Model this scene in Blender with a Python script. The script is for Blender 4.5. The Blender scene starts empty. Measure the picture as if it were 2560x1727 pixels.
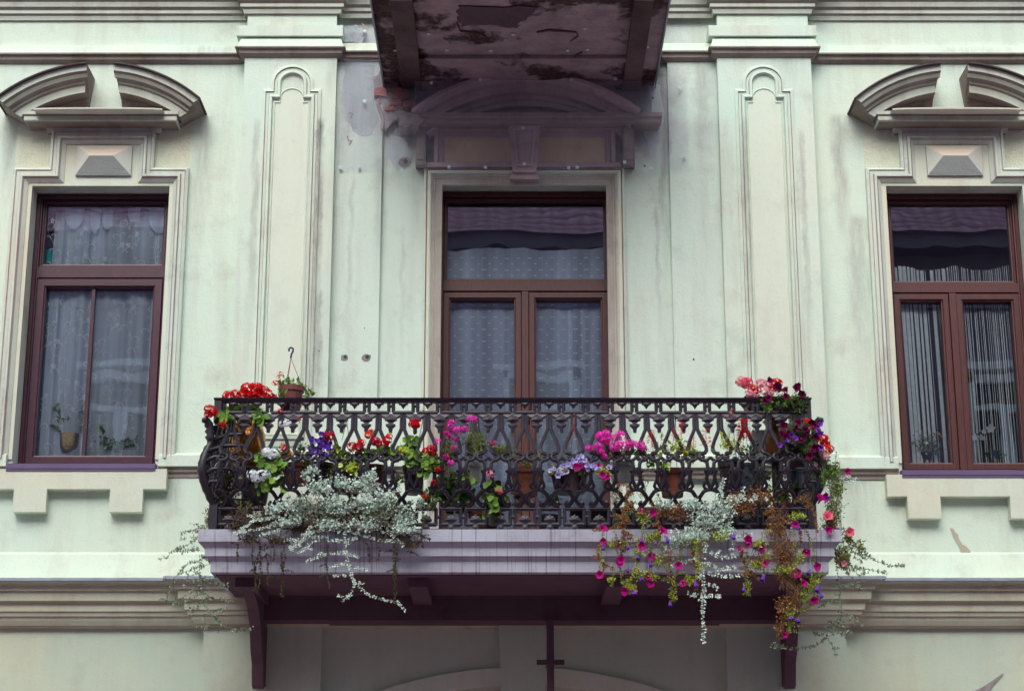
import bpy, math, random
import numpy as np
from mathutils import Vector, Matrix
R = math.radians
sc = bpy.context.scene
C = sc.collection
# ---------------------------------------------------------------- camera
FPX, PITCH = 4809.0, math.atan(1404/4809.0)     # focal length in photo pixels (2560 wide), upward tilt
cam = bpy.data.objects.new('camera', bpy.data.cameras.new('camera')); C.objects.link(cam)
cam.location = (0, -15, 1.6); cam.rotation_euler = (R(90)+PITCH, 0, 0)
cam.data.sensor_width = 36; cam.data.lens = 36*FPX/2560
cam.data.clip_start = .1; cam.data.clip_end = 2000
sc.camera = cam
# ---------------------------------------------------------------- sky, sun, exposure
w = bpy.data.worlds.new('World'); sc.world = w; w.use_nodes = True
wn = w.node_tree.nodes; wl = w.node_tree.links
sky = wn.new('ShaderNodeTexSky'); sky.sky_type = 'NISHITA'; sky.sun_disc = False
SUN_EL, SUN_AZ = 44, 10                      # azimuth measured from straight behind the camera, to the left
sky.sun_elevation = R(SUN_EL); sky.sun_rotation = R(180+SUN_AZ)
sky.air_density = 1.0; sky.dust_density = 4.0; sky.ozone_density = 1.0
hz = wn.new('ShaderNodeHueSaturation'); hz.inputs['Saturation'].default_value = .30
wl.new(sky.outputs[0], hz.inputs['Color'])
wl.new(hz.outputs[0], wn['Background'].inputs[0]); wn['Background'].inputs[1].default_value = .15
sd = bpy.data.lights.new('sun', 'SUN'); sd.energy = .9; sd.angle = R(50); sd.color = (1, .97, .88)
sun = bpy.data.objects.new('sun', sd); C.objects.link(sun)
a, e = R(180+SUN_AZ), R(SUN_EL)
sdir = Vector((math.sin(a)*math.cos(e), math.cos(a)*math.cos(e), math.sin(e)))
sun.rotation_euler = sdir.to_track_quat('Z', 'Y').to_euler(); sun.location = sdir*40
sc.view_settings.view_transform = 'Standard'; sc.view_settings.look = 'None'
sc.view_settings.gamma = 1; sc.view_settings.exposure = .57
sc.cycles.max_bounces = 8; sc.cycles.transparent_max_bounces = 24

# ---------------------------------------------------------------- helpers
def W(u, v, Y):                 # the point of the plane y = Y that shows at photo pixel (u, v)
    dx, y = u-1280, 863.5-v
    dy = -math.sin(PITCH)*y+math.cos(PITCH)*FPX; dz = math.cos(PITCH)*y+math.sin(PITCH)*FPX
    t = (Y+15)/dy
    return Vector((dx*t, Y, 1.6+dz*t))
def XU(u, v, Y=0): return W(u, v, Y).x
def ZV(v, Y=0): return W(1280, v, Y).z

class MB:
    def __init__(s): s.v, s.f, s.m = [], [], []
    def add(s, vs, fs, mi=0):
        n = len(s.v); s.v.extend([tuple(p) for p in vs])
        for k, f in enumerate(fs):
            s.f.append(tuple(i+n for i in f)); s.m.append(mi[k] if isinstance(mi, (list, tuple)) else mi)
    def box(s, x0, x1, y0, y1, z0, z1, mi=0):
        s.add([(x0,y0,z0),(x1,y0,z0),(x1,y1,z0),(x0,y1,z0),(x0,y0,z1),(x1,y0,z1),(x1,y1,z1),(x0,y1,z1)],
              [(0,3,2,1),(4,5,6,7),(0,1,5,4),(1,2,6,5),(2,3,7,6),(3,0,4,7)], mi)
    def quad(s, a, b, c, d, mi=0): s.add([a,b,c,d], [(0,1,2,3)], mi)
    def tube(s, pts, r, n=6, mi=0, cap=True, flat=1.0):
        pts = [Vector(p) for p in pts]
        rs = r if isinstance(r, (list, tuple)) else [r]*len(pts)
        vs, fs = [], []; prev = None
        for i, p in enumerate(pts):
            t = (pts[min(i+1, len(pts)-1)]-pts[max(i-1, 0)])
            if t.length < 1e-9: t = Vector((0,0,1))
            t.normalize()
            if prev is None:
                ref = Vector((0,1,0)) if abs(t.y) < .9 else Vector((1,0,0))
                a = (ref-t*ref.dot(t)).normalized()
            else:
                a = prev-t*prev.dot(t); a = a.normalized() if a.length > 1e-6 else Vector((0,1,0))
            prev = a; b = t.cross(a)
            for k in range(n):
                q = 2*math.pi*k/n
                vs.append(p+a*math.cos(q)*rs[i]*flat+b*math.sin(q)*rs[i])
        for i in range(len(pts)-1):
            for k in range(n):
                fs.append((i*n+k, i*n+(k+1)%n, (i+1)*n+(k+1)%n, (i+1)*n+k))
        if cap: fs += [tuple(range(n))[::-1], tuple((len(pts)-1)*n+k for k in range(n))]
        s.add(vs, fs, mi)
    def lathe(s, prof, c, n=16, mi=0, sx=1, sy=1):
        vs, fs = [], []
        for r, z in prof:
            for k in range(n):
                q = 2*math.pi*k/n; vs.append((c[0]+r*sx*math.cos(q), c[1]+r*sy*math.sin(q), c[2]+z))
        for i in range(len(prof)-1):
            for k in range(n): fs.append((i*n+k, i*n+(k+1)%n, (i+1)*n+(k+1)%n, (i+1)*n+k))
        fs.append(tuple(range(n))[::-1]); fs.append(tuple((len(prof)-1)*n+k for k in range(n)))
        s.add(vs, fs, mi)
    def ball(s, c, r, n=8, mi=0, sz=1):
        pr = [(max(r*math.sin(math.pi*i/6), r*.02), -r*sz*math.cos(math.pi*i/6)) for i in range(7)]
        s.lathe(pr, c, n, mi)
    def sweep(s, path, prof, Y0=0, closed=False, mats=None, mi=0, caps=True):
        """profile (o, d) swept along a path in the facade plane: o = to the left of the path, d = out of the wall"""
        P = [Vector((p[0], p[1])) for p in path]; N = len(P); vs, fs, ms = [], [], []
        for i in range(N):
            if closed: pa, pb = P[i-1], P[(i+1)%N]
            else: pa, pb = P[max(i-1,0)], P[min(i+1,N-1)]
            d1 = (P[i]-pa); d2 = (pb-P[i])
            if d1.length < 1e-9: d1 = d2
            if d2.length < 1e-9: d2 = d1
            d1 = d1.normalized(); d2 = d2.normalized()
            n1, n2 = Vector((-d1.y, d1.x)), Vector((-d2.y, d2.x))
            m = (n1+n2)/max(1+n1.dot(n2), .15)
            for o, d in prof: vs.append((P[i].x+m.x*o, Y0-d, P[i].y+m.y*o))
        k = len(prof); L = N if closed else N-1
        for i in range(L):
            j = (i+1)%N
            for q in range(k-1):
                fs.append((i*k+q, j*k+q, j*k+q+1, i*k+q+1)); ms.append(mats[q] if mats else mi)
        if caps and not closed:
            fs += [tuple(range(k)), tuple((N-1)*k+q for q in range(k))[::-1]]; ms += [mi, mi]
        s.add(vs, fs, ms)
    def cornice(s, path, prof, mats=None, mi=0):
        """profile (d, z) swept along a plan path (x, y), d = outwards (towards -y when running +x)"""
        P = [Vector(p) for p in path]; N = len(P); vs, fs, ms = [], [], []
        for i in range(N):
            d1 = P[i]-P[max(i-1,0)]; d2 = P[min(i+1,N-1)]-P[i]
            if d1.length < 1e-9: d1 = d2
            if d2.length < 1e-9: d2 = d1
            d1 = d1.normalized(); d2 = d2.normalized()
            n1, n2 = Vector((d1.y, -d1.x)), Vector((d2.y, -d2.x))
            m = (n1+n2)/max(1+n1.dot(n2), .15)
            for d, z in prof: vs.append((P[i].x+m.x*d, P[i].y+m.y*d, z))
        k = len(prof)
        for i in range(N-1):
            for q in range(k-1):
                fs.append((i*k+q, i*k+q+1, (i+1)*k+q+1, (i+1)*k+q)); ms.append(mats[q] if mats else mi)
        fs += [tuple(range(k)), tuple((N-1)*k+q for q in range(k))[::-1]]; ms += [mi, mi]
        s.add(vs, fs, ms)
    def prism(s, pts, Y0, Y1, mi=0):      # outline (x, z) extruded from y=Y0 (front) to Y1
        n = len(pts)
        s.add([(x, Y0, z) for x, z in pts]+[(x, Y1, z) for x, z in pts],
              [tuple(range(n)), tuple(range(2*n-1, n-1, -1))]+[(i, i+n, (i+1)%n+n, (i+1)%n) for i in range(n)], mi)
    def build(s, name, mats, parent=None, smooth=False):
        me = bpy.data.meshes.new(name)
        off = wloc(parent) if parent else Vector((0,0,0))
        me.from_pydata([(p[0]-off.x, p[1]-off.y, p[2]-off.z) for p in s.v], [], s.f)
        mats = mats if isinstance(mats, (list, tuple)) else [mats]
        for m in mats: me.materials.append(m)
        if len(mats) > 1: me.polygons.foreach_set('material_index', s.m)
        if smooth: me.polygons.foreach_set('use_smooth', [True]*len(s.f))
        me.update()
        o = bpy.data.objects.new(name, me); C.objects.link(o)
        if parent: o.parent = parent
        return o
def wloc(o):
    p = Vector(o.location)
    while o.parent: o = o.parent; p += Vector(o.location)
    return p
def tag(o, label=None, cat=None, group=None, kind=None):
    if label: o['label'] = label
    if cat: o['category'] = cat
    if group: o['group'] = group
    if kind: o['kind'] = kind
    return o
def thing(name, label, cat, loc=(0,0,0), group=None):
    o = bpy.data.objects.new(name, None); C.objects.link(o); o.location = loc; o.empty_display_size = .1
    return tag(o, label, cat, group)

PI = math.pi
# ---------------------------------------------------------------- materials
class NT:
    def __init__(s, name):
        s.mat = bpy.data.materials.new(name); s.mat.use_nodes = True
        s.t = s.mat.node_tree; s.n = s.t.nodes; s.l = s.t.links; s.b = s.n['Principled BSDF']; s.out = s.n['Material Output']
        s.co = s.n.new('ShaderNodeTexCoord').outputs['Object']
    def map(s, sx=1, sy=1, sz=1, rot=(0,0,0)):
        m = s.n.new('ShaderNodeMapping'); m.inputs['Scale'].default_value = (sx,sy,sz); m.inputs['Rotation'].default_value = rot
        s.l.new(s.co, m.inputs[0]); return m.outputs[0]
    def noise(s, scale, detail=4, rough=.55, vec=None):
        n = s.n.new('ShaderNodeTexNoise'); n.inputs['Scale'].default_value = scale; n.inputs['Detail'].default_value = detail
        n.inputs['Roughness'].default_value = rough; s.l.new(vec or s.co, n.inputs['Vector']); return n.outputs['Fac']
    def ramp(s, fac, *st):
        r = s.n.new('ShaderNodeValToRGB'); els = r.color_ramp.elements
        while len(els) < len(st): els.new(.5)
        for el, (p, c) in zip(els, st):
            el.position = p; el.color = (c, c, c, 1) if isinstance(c, (int, float)) else (*c, 1)
        s.l.new(fac, r.inputs[0]); return r.outputs[0]
    def mix(s, fac, a, b, mode='MIX'):
        m = s.n.new('ShaderNodeMix'); m.data_type = 'RGBA'; m.blend_type = mode
        for sock, v in ((m.inputs[0], fac), (m.inputs[6], a), (m.inputs[7], b)):
            if isinstance(v, (int, float)): sock.default_value = v
            elif isinstance(v, tuple): sock.default_value = (*v, 1)
            else: s.l.new(v, sock)
        return m.outputs[2]
    def math(s, op, a, b=0.0, c=None, clamp=False):
        m = s.n.new('ShaderNodeMath'); m.operation = op; m.use_clamp = clamp
        for k, v in enumerate((a, b, c)):
            if v is None: continue
            if isinstance(v, (int, float)): m.inputs[k].default_value = v
            else: s.l.new(v, m.inputs[k])
        return m.outputs[0]
    def smooth(s, x, a, b):               # 0 at a, 1 at b
        m = s.n.new('ShaderNodeMapRange'); m.interpolation_type = 'SMOOTHSTEP'
        s.l.new(x, m.inputs[0]); m.inputs[1].default_value = a; m.inputs[2].default_value = b
        return m.outputs[0]
    def bump(s, h, strength, dist=.01):
        b = s.n.new('ShaderNodeBump'); b.inputs['Strength'].default_value = strength; b.inputs['Distance'].default_value = dist
        s.l.new(h, b.inputs['Height']); s.l.new(b.outputs[0], s.b.inputs['Normal'])
    def col(s, c):
        if isinstance(c, tuple): s.b.inputs['Base Color'].default_value = (*c, 1)
        else: s.l.new(c, s.b.inputs['Base Color'])
    def fin(s, rough=.8, metal=0, spec=.5):
        s.b.inputs['Roughness'].default_value = rough; s.b.inputs['Metallic'].default_value = metal
        s.b.inputs['Specular IOR Level'].default_value = spec; return s.mat

def plaster(name, base, cream, dirt, dirt_amt=.35, streak=.5, bump=.35, soot=False, streaks=()):
    k = NT(name)
    c = k.mix(k.ramp(k.noise(.9, 5, .6), (.38, 0), (.66, 1)), base, cream)
    c = k.mix(k.math('MULTIPLY', k.ramp(k.noise(2.4, 6, .68, k.map(2.2, 2.2, .25)), (.48, 0), (.75, 1)), streak), c, tuple((x+y)/2 for x, y in zip(dirt, cream)))
    c = k.mix(k.math('MULTIPLY', k.ramp(k.noise(3.1, 8, .7), (.54, 0), (.74, 1)), dirt_amt), c, dirt)
    c = k.mix(k.math('MULTIPLY', k.ramp(k.noise(70, 2), (.62, 0), (.75, 1)), .22), c, dirt)
    if soot:                                # soot and damp shed from the upper balcony over the middle bay
        sp = k.n.new('ShaderNodeSeparateXYZ'); k.l.new(k.co, sp.inputs[0])
        nz = k.noise(3.0, 6, .65)
        ax = k.math('ABSOLUTE', k.math('ADD', sp.outputs[0], -.1))
        zz = k.math('ADD', sp.outputs[2], k.math('MULTIPLY', nz, 1.1))
        f = k.math('MULTIPLY', k.smooth(zz, 7.95, 8.5), k.smooth(k.math('ADD', ax, k.math('MULTIPLY', nz, .5)), 1.60, 1.20))
        c = k.mix(k.math('MULTIPLY', f, .85), c, (.10, .075, .095))
        f2 = k.math('MULTIPLY', k.smooth(sp.outputs[2], 7.45, 7.9), k.ramp(k.noise(2.2, 7, .7), (.42, 0), (.6, 1)))
        c = k.mix(k.math('MULTIPLY', f2, .35), c, (.34, .34, .40))
    if streaks:
        sq = k.n.new('ShaderNodeSeparateXYZ'); k.l.new(k.co, sq.inputs[0]); nw = k.noise(3.5, 5, .65); tot = None
        xw = k.math('ADD', sq.outputs[0], k.math('MULTIPLY', k.math('ADD', nw, -.5), .14))
        for x_, zt_, zb_, w_, st_ in streaks:
            fx = k.smooth(k.math('ABSOLUTE', k.math('ADD', xw, -x_)), w_, w_*.15)
            fz = k.math('MULTIPLY', k.smooth(sq.outputs[2], zt_+.04, zt_-.05), k.smooth(sq.outputs[2], zb_, zb_+(zt_-zb_)*.8))
            q_ = k.math('MULTIPLY', k.math('MULTIPLY', fx, fz), st_); tot = q_ if tot is None else k.math('MAXIMUM', tot, q_)
        tot = k.math('MULTIPLY', tot, k.ramp(k.noise(9, 6, .7, k.map(2.5, 1, .35)), (.30, .15), (.62, 1)))
        c = k.mix(tot, c, (.17, .14, .15))
    k.col(c)
    k.bump(k.math('ADD', k.math('MULTIPLY_ADD', k.noise(11, 4, .6, k.map(1, 1, 1.5)), .5, k.noise(60, 5, .7)), k.math('MULTIPLY', k.noise(7, 4), 1.6)), bump, .006)
    return k.fin(.92, spec=.2)
MINT = (.605, .742, .65); CREAM = (.70, .68, .53); DIRT = (.30, .22, .20)
M = {}
M['wall'] = plaster('wall_plaster', MINT, (.65,.735,.61), DIRT, .30, .45, .6, streaks=[(2.74,8.0,6.6,.10,.55),(2.86,7.1,5.2,.14,.40),(-2.60,7.95,6.5,.12,.35),(-4.20,8.0,7.0,.10,.5),(2.72,4.9,4.3,.2,.3),(-2.55,8.62,8.3,.35,.3),(3.9,8.6,8.2,.5,.3),(-3.2,8.55,8.2,.4,.25),(2.33,4.95,4.5,.1,.4),(-2.70,4.93,4.5,.08,.5),(3.06,4.95,4.4,.08,.4)])
M['sooty'] = plaster('sooty_plaster', MINT, (.62,.71,.63), DIRT, .32, .4, .5, soot=True, streaks=[(-1.40,8.5,7.4,.05,.5),(-1.09,7.6,6.2,.08,.30),(-.96,8.4,7.2,.07,.8),(1.27,8.4,6.2,.05,.55),(1.60,8.5,7.2,.10,.35),(-1.33,7.4,5.4,.03,.25),(-.90,7.0,5.4,.03,.2),(1.20,7.2,5.6,.03,.35)])
M['pil'] = plaster('pilaster_plaster', (.58,.73,.64), (.64,.70,.60), DIRT, .3, .6, .5, streaks=[(-1.60,7.9,5.2,.05,.75),(-1.57,6.4,4.9,.05,.6),(-2.12,7.9,5.0,.045,.35),(1.93,7.9,5.2,.05,.5),(2.40,7.8,5.0,.045,.45),(-1.52,8.45,8.0,.06,.3),(2.3,8.5,8.1,.2,.25)])
M['trim'] = plaster('trim_plaster', (.54,.63,.55), (.52,.55,.47), (.22,.18,.16), .5, .75, .5)
M['trimdark'] = plaster('grime_shade_trim_plaster', (.31,.28,.25), (.23,.19,.17), (.10,.06,.055), .6, .8, .6)  # for moulding grooves and undersides: grime plus painted-in shade
M['trimlight'] = plaster('pale_trim_plaster', (.57,.68,.61), (.60,.61,.53), (.24,.17,.17), .45, .7, .5)
M['trimmid'] = plaster('greyed_trim_plaster', (.44,.42,.38), (.40,.35,.31), (.16,.10,.10), .5, .8, .5)  # milder groove tone for the surrounds, grime and groove shade in the colour
M['soottrim'] = plaster('soot_blackened_plaster', (.50,.40,.41), (.32,.23,.26), (.10,.06,.07), .5, .6, .8)
M['ochre'] = plaster('rough_ochre_panel', (.68,.53,.36), (.54,.41,.30), (.20,.12,.11), .5, .4, 1.0)
M['panelcream'] = plaster('pinkish_cream_panel', (.62,.71,.61), (.66,.70,.59), DIRT, .15, .3)
M['yellowed'] = plaster('yellowed_rough_plaster', (.64,.71,.57), (.66,.67,.51), (.36,.28,.22), .5, .3, 1.2)
M['apron'] = plaster('apron_plaster', (.60,.68,.58), (.64,.61,.47), DIRT, .2, .3)
M['peach'] = plaster('peach_stone', (.68,.58,.47), (.66,.60,.50), DIRT, .12, .2)
M['stonegrey'] = plaster('grey_block_stone', (.36,.41,.40), (.44,.46,.43), (.20,.20,.20), .5, .3, .9)
M['stonepale'] = plaster('pale_block_stone', (.56,.60,.54), (.60,.57,.50), DIRT, .2, .2)
M['ground'] = plaster('ground_floor_plaster', (.47,.585,.49), (.56,.60,.46), (.25,.17,.14), .2, .3)
M['groundcorn'] = plaster('cornice_plaster', (.53,.59,.46), (.55,.55,.42), (.20,.13,.11), .35, .5)
M['rotten'] = plaster('rotten_beam_render', (.15,.095,.11), (.07,.04,.05), (.03,.015,.02), .8, .6, 1.2)
M['bluegrey'] = plaster('blue_grey_bare_render', (.47,.55,.57), (.36,.42,.44), (.17,.15,.17), .9, .8, .8)
M['scar'] = plaster('bare_brown_render', (.48,.45,.35), (.40,.35,.27), (.2,.14,.11), .4, .2, 1.0)
M['corngrimeshade'] = plaster('cornice_grime_and_shade', (.46,.46,.35), (.38,.35,.27), (.16,.11,.09), .4, .5)  # cornice steps and undersides: their shade is coloured in along with grime
M['slab'] = plaster('lilac_grey_concrete', (.40,.39,.47), (.33,.31,.38), (.15,.09,.13), .35, .8, .35)
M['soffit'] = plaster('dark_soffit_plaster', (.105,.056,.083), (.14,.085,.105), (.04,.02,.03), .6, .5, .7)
k = NT('drip_stained_lilac_concrete')
c = k.mix(k.ramp(k.noise(1.6, 6, .6), (.38, 0), (.66, 1)), (.44,.46,.55), (.36,.36,.44))
c = k.mix(k.math('MULTIPLY', k.ramp(k.noise(5, 8, .7), (.5, 0), (.75, 1)), .45), c, (.17,.12,.16))
dr_ = k.math('MULTIPLY', k.ramp(k.noise(1, 3, .6, k.map(48, 0, .9)), (.56, 0), (.64, 1)), k.ramp(k.noise(1.3, 3), (.36, 0), (.55, 1)))
c = k.mix(k.math('MULTIPLY', dr_, .55), c, (.09,.06,.08)); k.col(c); k.bump(k.noise(40, 5), .3, .005); M['slab'] = k.fin(.9, spec=.2)
def simple(name, c, rough=.6, metal=0, spec=.5, var=.15, scale=20, bump=0, c2=None):
    k = NT(name); k.col(k.mix(k.ramp(k.noise(scale, 4), (.35, 0), (.7, 1)), c, c2 or tuple(x*(1-var) for x in c)))
    if bump: k.bump(k.noise(scale*3, 4), bump, .003)
    return k.fin(rough, metal, spec)
M['iron'] = simple('black_painted_iron', (.013,.009,.020), .42, 0, .5, .3, 30, .25, (.022,.015,.030))
M['flash'] = simple('blue_grey_metal', (.38,.42,.50), .45, .5, .5, .3, 8)
M['rust'] = simple('rusted_sheet_edge', (.07,.04,.045), .7, 0, .4, .4, 12, .3)
M['sill'] = simple('purple_grey_sill_metal', (.13,.09,.19), .4, 0, .5, .15, 5)
M['frameL'] = simple('plum_painted_frame', (.058,.014,.032), .38, 0, .5, .3, 14)
def wood():
    k = NT('mahogany_grain_frame'); g = k.noise(9, 6, .7, k.map(14, 14, .9))
    k.col(k.mix(k.ramp(g, (.35, 0), (.65, 1)), (.10,.024,.021), (.05,.012,.015))); return k.fin(.42)
M['frameW'] = wood()
def glass():
    k = NT('window_glass'); n = k.n
    g = n.new('ShaderNodeBsdfGlossy'); g.inputs['Roughness'].default_value = .0; g.inputs['Color'].default_value = (.85,.9,1,1)
    t = n.new('ShaderNodeBsdfTransparent'); t.inputs['Color'].default_value = (.96,.98,1,1)
    b = n.new('ShaderNodeBump'); b.inputs['Strength'].default_value = .06; b.inputs['Distance'].default_value = .02
    k.l.new(k.noise(2.2, 1), b.inputs['Height']); k.l.new(b.outputs[0], g.inputs['Normal'])
    f = n.new('ShaderNodeFresnel'); f.inputs['IOR'].default_value = 1.5
    m = n.new('ShaderNodeMixShader'); k.l.new(k.math('MULTIPLY_ADD', f.outputs[0], 2.2, .11, clamp=True), m.inputs[0])
    k.l.new(t.outputs[0], m.inputs[1]); k.l.new(g.outputs[0], m.inputs[2]); k.l.new(m.outputs[0], k.out.inputs[0])
    n.remove(k.b); return k.mat
M['glass'] = glass()
def sheer(name, c, op, fold=30):
    k = NT(name); n = k.n
    d = n.new('ShaderNodeBsdfDiffuse'); d.inputs['Color'].default_value = (*c, 1)
    tl = n.new('ShaderNodeBsdfTranslucent'); tl.inputs['Color'].default_value = (*c, 1)
    t = n.new('ShaderNodeBsdfTransparent'); m1 = n.new('ShaderNodeMixShader'); m1.inputs[0].default_value = .10
    k.l.new(d.outputs[0], m1.inputs[1]); k.l.new(tl.outputs[0], m1.inputs[2])
    m = n.new('ShaderNodeMixShader')
    k.l.new(k.math('MULTIPLY', k.ramp(k.noise(fold, 3, .5, k.map(1, .2, .03)), (.35, .55), (.65, 1)), op), m.inputs[0])
    k.l.new(t.outputs[0], m.inputs[1]); k.l.new(m1.outputs[0], m.inputs[2]); k.l.new(m.outputs[0], k.out.inputs[0])
    n.remove(k.b); return k.mat
M['sheer'] = sheer('sheer_blue_white_net', (.78,.90,1.0), .80, 7)
M['sheer2'] = sheer('dotted_sheer_net', (.72,.84,1.0), .78, 5)
M['gather'] = sheer('gathered_sheer_cloth', (.84,.94,1.0), .9, 5)
M['lace'] = simple('white_lace_embroidery', (.88,.93,.96), .9, var=.05)
M['string'] = simple('pale_string_curtain', (.82,.93,.92), .9, var=.15)
M['teal'] = simple('teal_drape_cloth', (.02,.46,.50), .9, var=.3, scale=4)
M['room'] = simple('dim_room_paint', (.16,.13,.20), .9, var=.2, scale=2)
M['brick'] = simple('broken_red_brick', (.36,.075,.045), .9, var=.5, scale=14, bump=.6)
M['mortar'] = simple('broken_mortar', (.30,.27,.27), .95, var=.4, scale=20, bump=.6)
M['disc'] = simple('zinc_fixing_washer', (.62,.74,.76), .5, 0, .5)
M['clay'] = simple('terracotta', (.26,.075,.045), .75, var=.3, scale=12)
M['brownpot'] = simple('brown_plastic', (.155,.045,.042), .5, var=.15)
M['darkpot'] = simple('dark_plastic', (.030,.016,.022), .55, var=.2)
M['whitepot'] = simple('white_plastic', (.48,.50,.50), .6, var=.15)
M['soil'] = simple('potting_soil', (.035,.022,.018), .95, var=.4, scale=60)
M['gold'] = simple('golden_glazed_pot', (.62,.26,.05), .22, .75, .6, .45, 9, .15)
M['amber'] = simple('amber_glazed_pot', (.42,.17,.05), .3, .1, .6, .4, 9)
M['bluetub'] = simple('blue_grey_plastic', (.09,.10,.17), .5, var=.2)
M['cord'] = simple('plastic_hanger_cord', (.26,.07,.06), .6)
M['hookblue'] = simple('dark_blue_hook', (.02,.03,.09), .5)
M['wire'] = simple('thin_wire', (.16,.13,.12), .6)
M['stem'] = simple('green_stem', (.12,.16,.05), .7)
M['woody'] = simple('woody_stem', (.15,.09,.06), .8)
def leafy(name, cols, rough=.6, trans=.2, spec=.25):
    k = NT(name); g = k.n.new('ShaderNodeNewGeometry').outputs['Random Per Island']
    N = len(cols); k.col(k.ramp(g, *[(i/(N-1) if N > 1 else 0, c) for i, c in enumerate(cols)]))
    k.fin(rough, 0, spec)
    if trans:
        tl = k.n.new('ShaderNodeBsdfTranslucent'); k.l.new(k.b.inputs['Base Color'].links[0].from_socket, tl.inputs['Color'])
        m = k.n.new('ShaderNodeMixShader'); m.inputs[0].default_value = trans
        k.l.new(k.b.outputs[0], m.inputs[1]); k.l.new(tl.outputs[0], m.inputs[2]); k.l.new(m.outputs[0], k.out.inputs[0])
    return k.mat
M['silver'] = leafy('silver_leaf', [(.42,.54,.47),(.74,.90,.82),(.58,.74,.66),(.80,.92,.86)], .85)
M['darkleaf'] = leafy('dark_small_leaf', [(.022,.030,.018),(.045,.060,.025),(.035,.025,.02),(.10,.085,.03)], .6)
M['green'] = leafy('fresh_leaf', [(.10,.22,.035),(.20,.38,.05),(.06,.13,.03),(.30,.46,.08)])
M['deepgreen'] = leafy('deep_leaf', [(.05,.10,.03),(.09,.17,.04),(.03,.055,.02),(.14,.22,.05)])
M['varieg'] = leafy('yellow_green_leaf', [(.35,.48,.05),(.60,.58,.04),(.18,.33,.05),(.50,.60,.12)])
M['bushy'] = leafy('olive_bush_leaf', [(.14,.18,.04),(.26,.30,.07),(.08,.12,.03),(.38,.36,.10)])
M['dry'] = leafy('dry_brown_leaf', [(.20,.08,.028),(.42,.20,.07),(.12,.05,.025),(.52,.28,.11)], .9)
M['frond'] = leafy('grey_green_leaf', [(.16,.25,.17),(.30,.40,.30),(.10,.16,.10),(.36,.46,.34)], .8)
def petals(name, *cols): return leafy(name, list(cols), .8, .25, .08)
M['red'] = petals('red_petal', (.66,.004,.012), (.50,.003,.012), (.74,.010,.018))
M['crimson'] = petals('crimson_petal', (.55,.008,.035), (.35,.004,.03), (.66,.015,.05))
M['coral'] = petals('orange_red_petal', (.74,.028,.012), (.62,.016,.010), (.80,.06,.02))
M['orange'] = petals('orange_yellow_petal', (.90,.30,.03), (.92,.52,.06), (.85,.18,.04))
M['white'] = petals('white_petal', (.82,.88,.90), (.72,.80,.84), (.85,.87,.92))
M['purple'] = petals('violet_petal', (.24,.07,.62), (.15,.04,.45), (.34,.14,.75))
M['lilac'] = petals('lilac_petal', (.42,.34,.82), (.60,.55,.90), (.34,.24,.72))
M['magenta'] = petals('magenta_petal', (.58,.015,.36), (.42,.008,.20), (.66,.03,.30))
M['hotpink'] = petals('hot_pink_petal', (.88,.05,.55), (.75,.03,.44), (.90,.14,.62))
M['wine'] = petals('wine_petal', (.20,.006,.075), (.11,.004,.05), (.30,.01,.10))
M['pink'] = petals('pink_petal', (.85,.25,.40), (.88,.42,.50), (.75,.14,.32))
M['rose'] = petals('rose_petal', (.85,.06,.15), (.80,.14,.22), (.88,.25,.32))
M['deepviolet'] = petals('deep_violet_petal', (.16,.03,.40), (.28,.07,.58), (.10,.015,.25))

# ================================================================ THE SETTING
def flat(name, x0, x1, y0, y1, z, mat):
    b = MB(); b.quad((x0,y0,z),(x1,y0,z),(x1,y1,z),(x0,y1,z)); o = b.build(name, mat); return tag(o, kind='structure')
k = NT('cobble_paving'); vo = k.n.new('ShaderNodeTexVoronoi'); vo.inputs['Scale'].default_value = 8; k.l.new(k.co, vo.inputs[0])
k.col(k.mix(k.ramp(vo.outputs['Distance'], (.3, 0), (.6, 1)), (.35,.22,.28), (.15,.085,.115))); k.bump(vo.outputs['Distance'], .5, -.02)  # purple tone chosen to bounce purple fill light onto the undersides
M['cobble'] = k.fin(.85)
M['flags'] = simple('pavement_flags', (.38,.26,.32), .85, var=.25, scale=3)
M['far'] = simple('far_ground', (.12,.11,.10), .95)
flat('ground', -400, 400, -400, 400, -.012, M['far'])
flat('street', -60, 60, -14.0, -2.5, -.004, M['cobble'])
b = MB(); b.box(-60, 60, -2.5, 6, -.3, .12)
tag(b.build('pavement', M['flags']), kind='structure')
b = MB(); b.box(-60, 60, -17.4, -14.0, -.3, .12)
tag(b.build('far_pavement', M['flags']), kind='structure')

# ================================================================ THE HOUSE
house = thing('apartment_house', 'pale mint and cream stucco town house with pilasters, moulded window surrounds and two balconies', 'building')
LC, RC, DC = -3.418, 3.672, .108                     # centre lines of left window, right window and balcony door
# --- openings: (x0, x1, z0, z1)
OPL = (LC-.571, LC+.571, 4.985, 7.355); OPR = (RC-.563, RC+.571, 4.94, 7.355); OPD = (DC-.725, DC+.735, 4.2, 7.375)
def wall_cells(b, x0, x1, z0, z1, holes, Y=0, mi=0):
    xs = sorted({x0, x1, *[h[i] for h in holes for i in (0, 1) if x0 < h[i] < x1]})
    zs = sorted({z0, z1, *[h[i] for h in holes for i in (2, 3) if z0 < h[i] < z1]})
    for i in range(len(xs)-1):
        for j in range(len(zs)-1):
            cx, cz = (xs[i]+xs[i+1])/2, (zs[j]+zs[j+1])/2
            if any(h[0] < cx < h[1] and h[2] < cz < h[3] for h in holes): continue
            b.quad((xs[i],Y,zs[j]),(xs[i+1],Y,zs[j]),(xs[i+1],Y,zs[j+1]),(xs[i],Y,zs[j+1]), mi)
PLx = (XU(618,140), XU(846,140)); PRx = (XU(1788,140), XU(2020,140))      # the two pilasters
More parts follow.
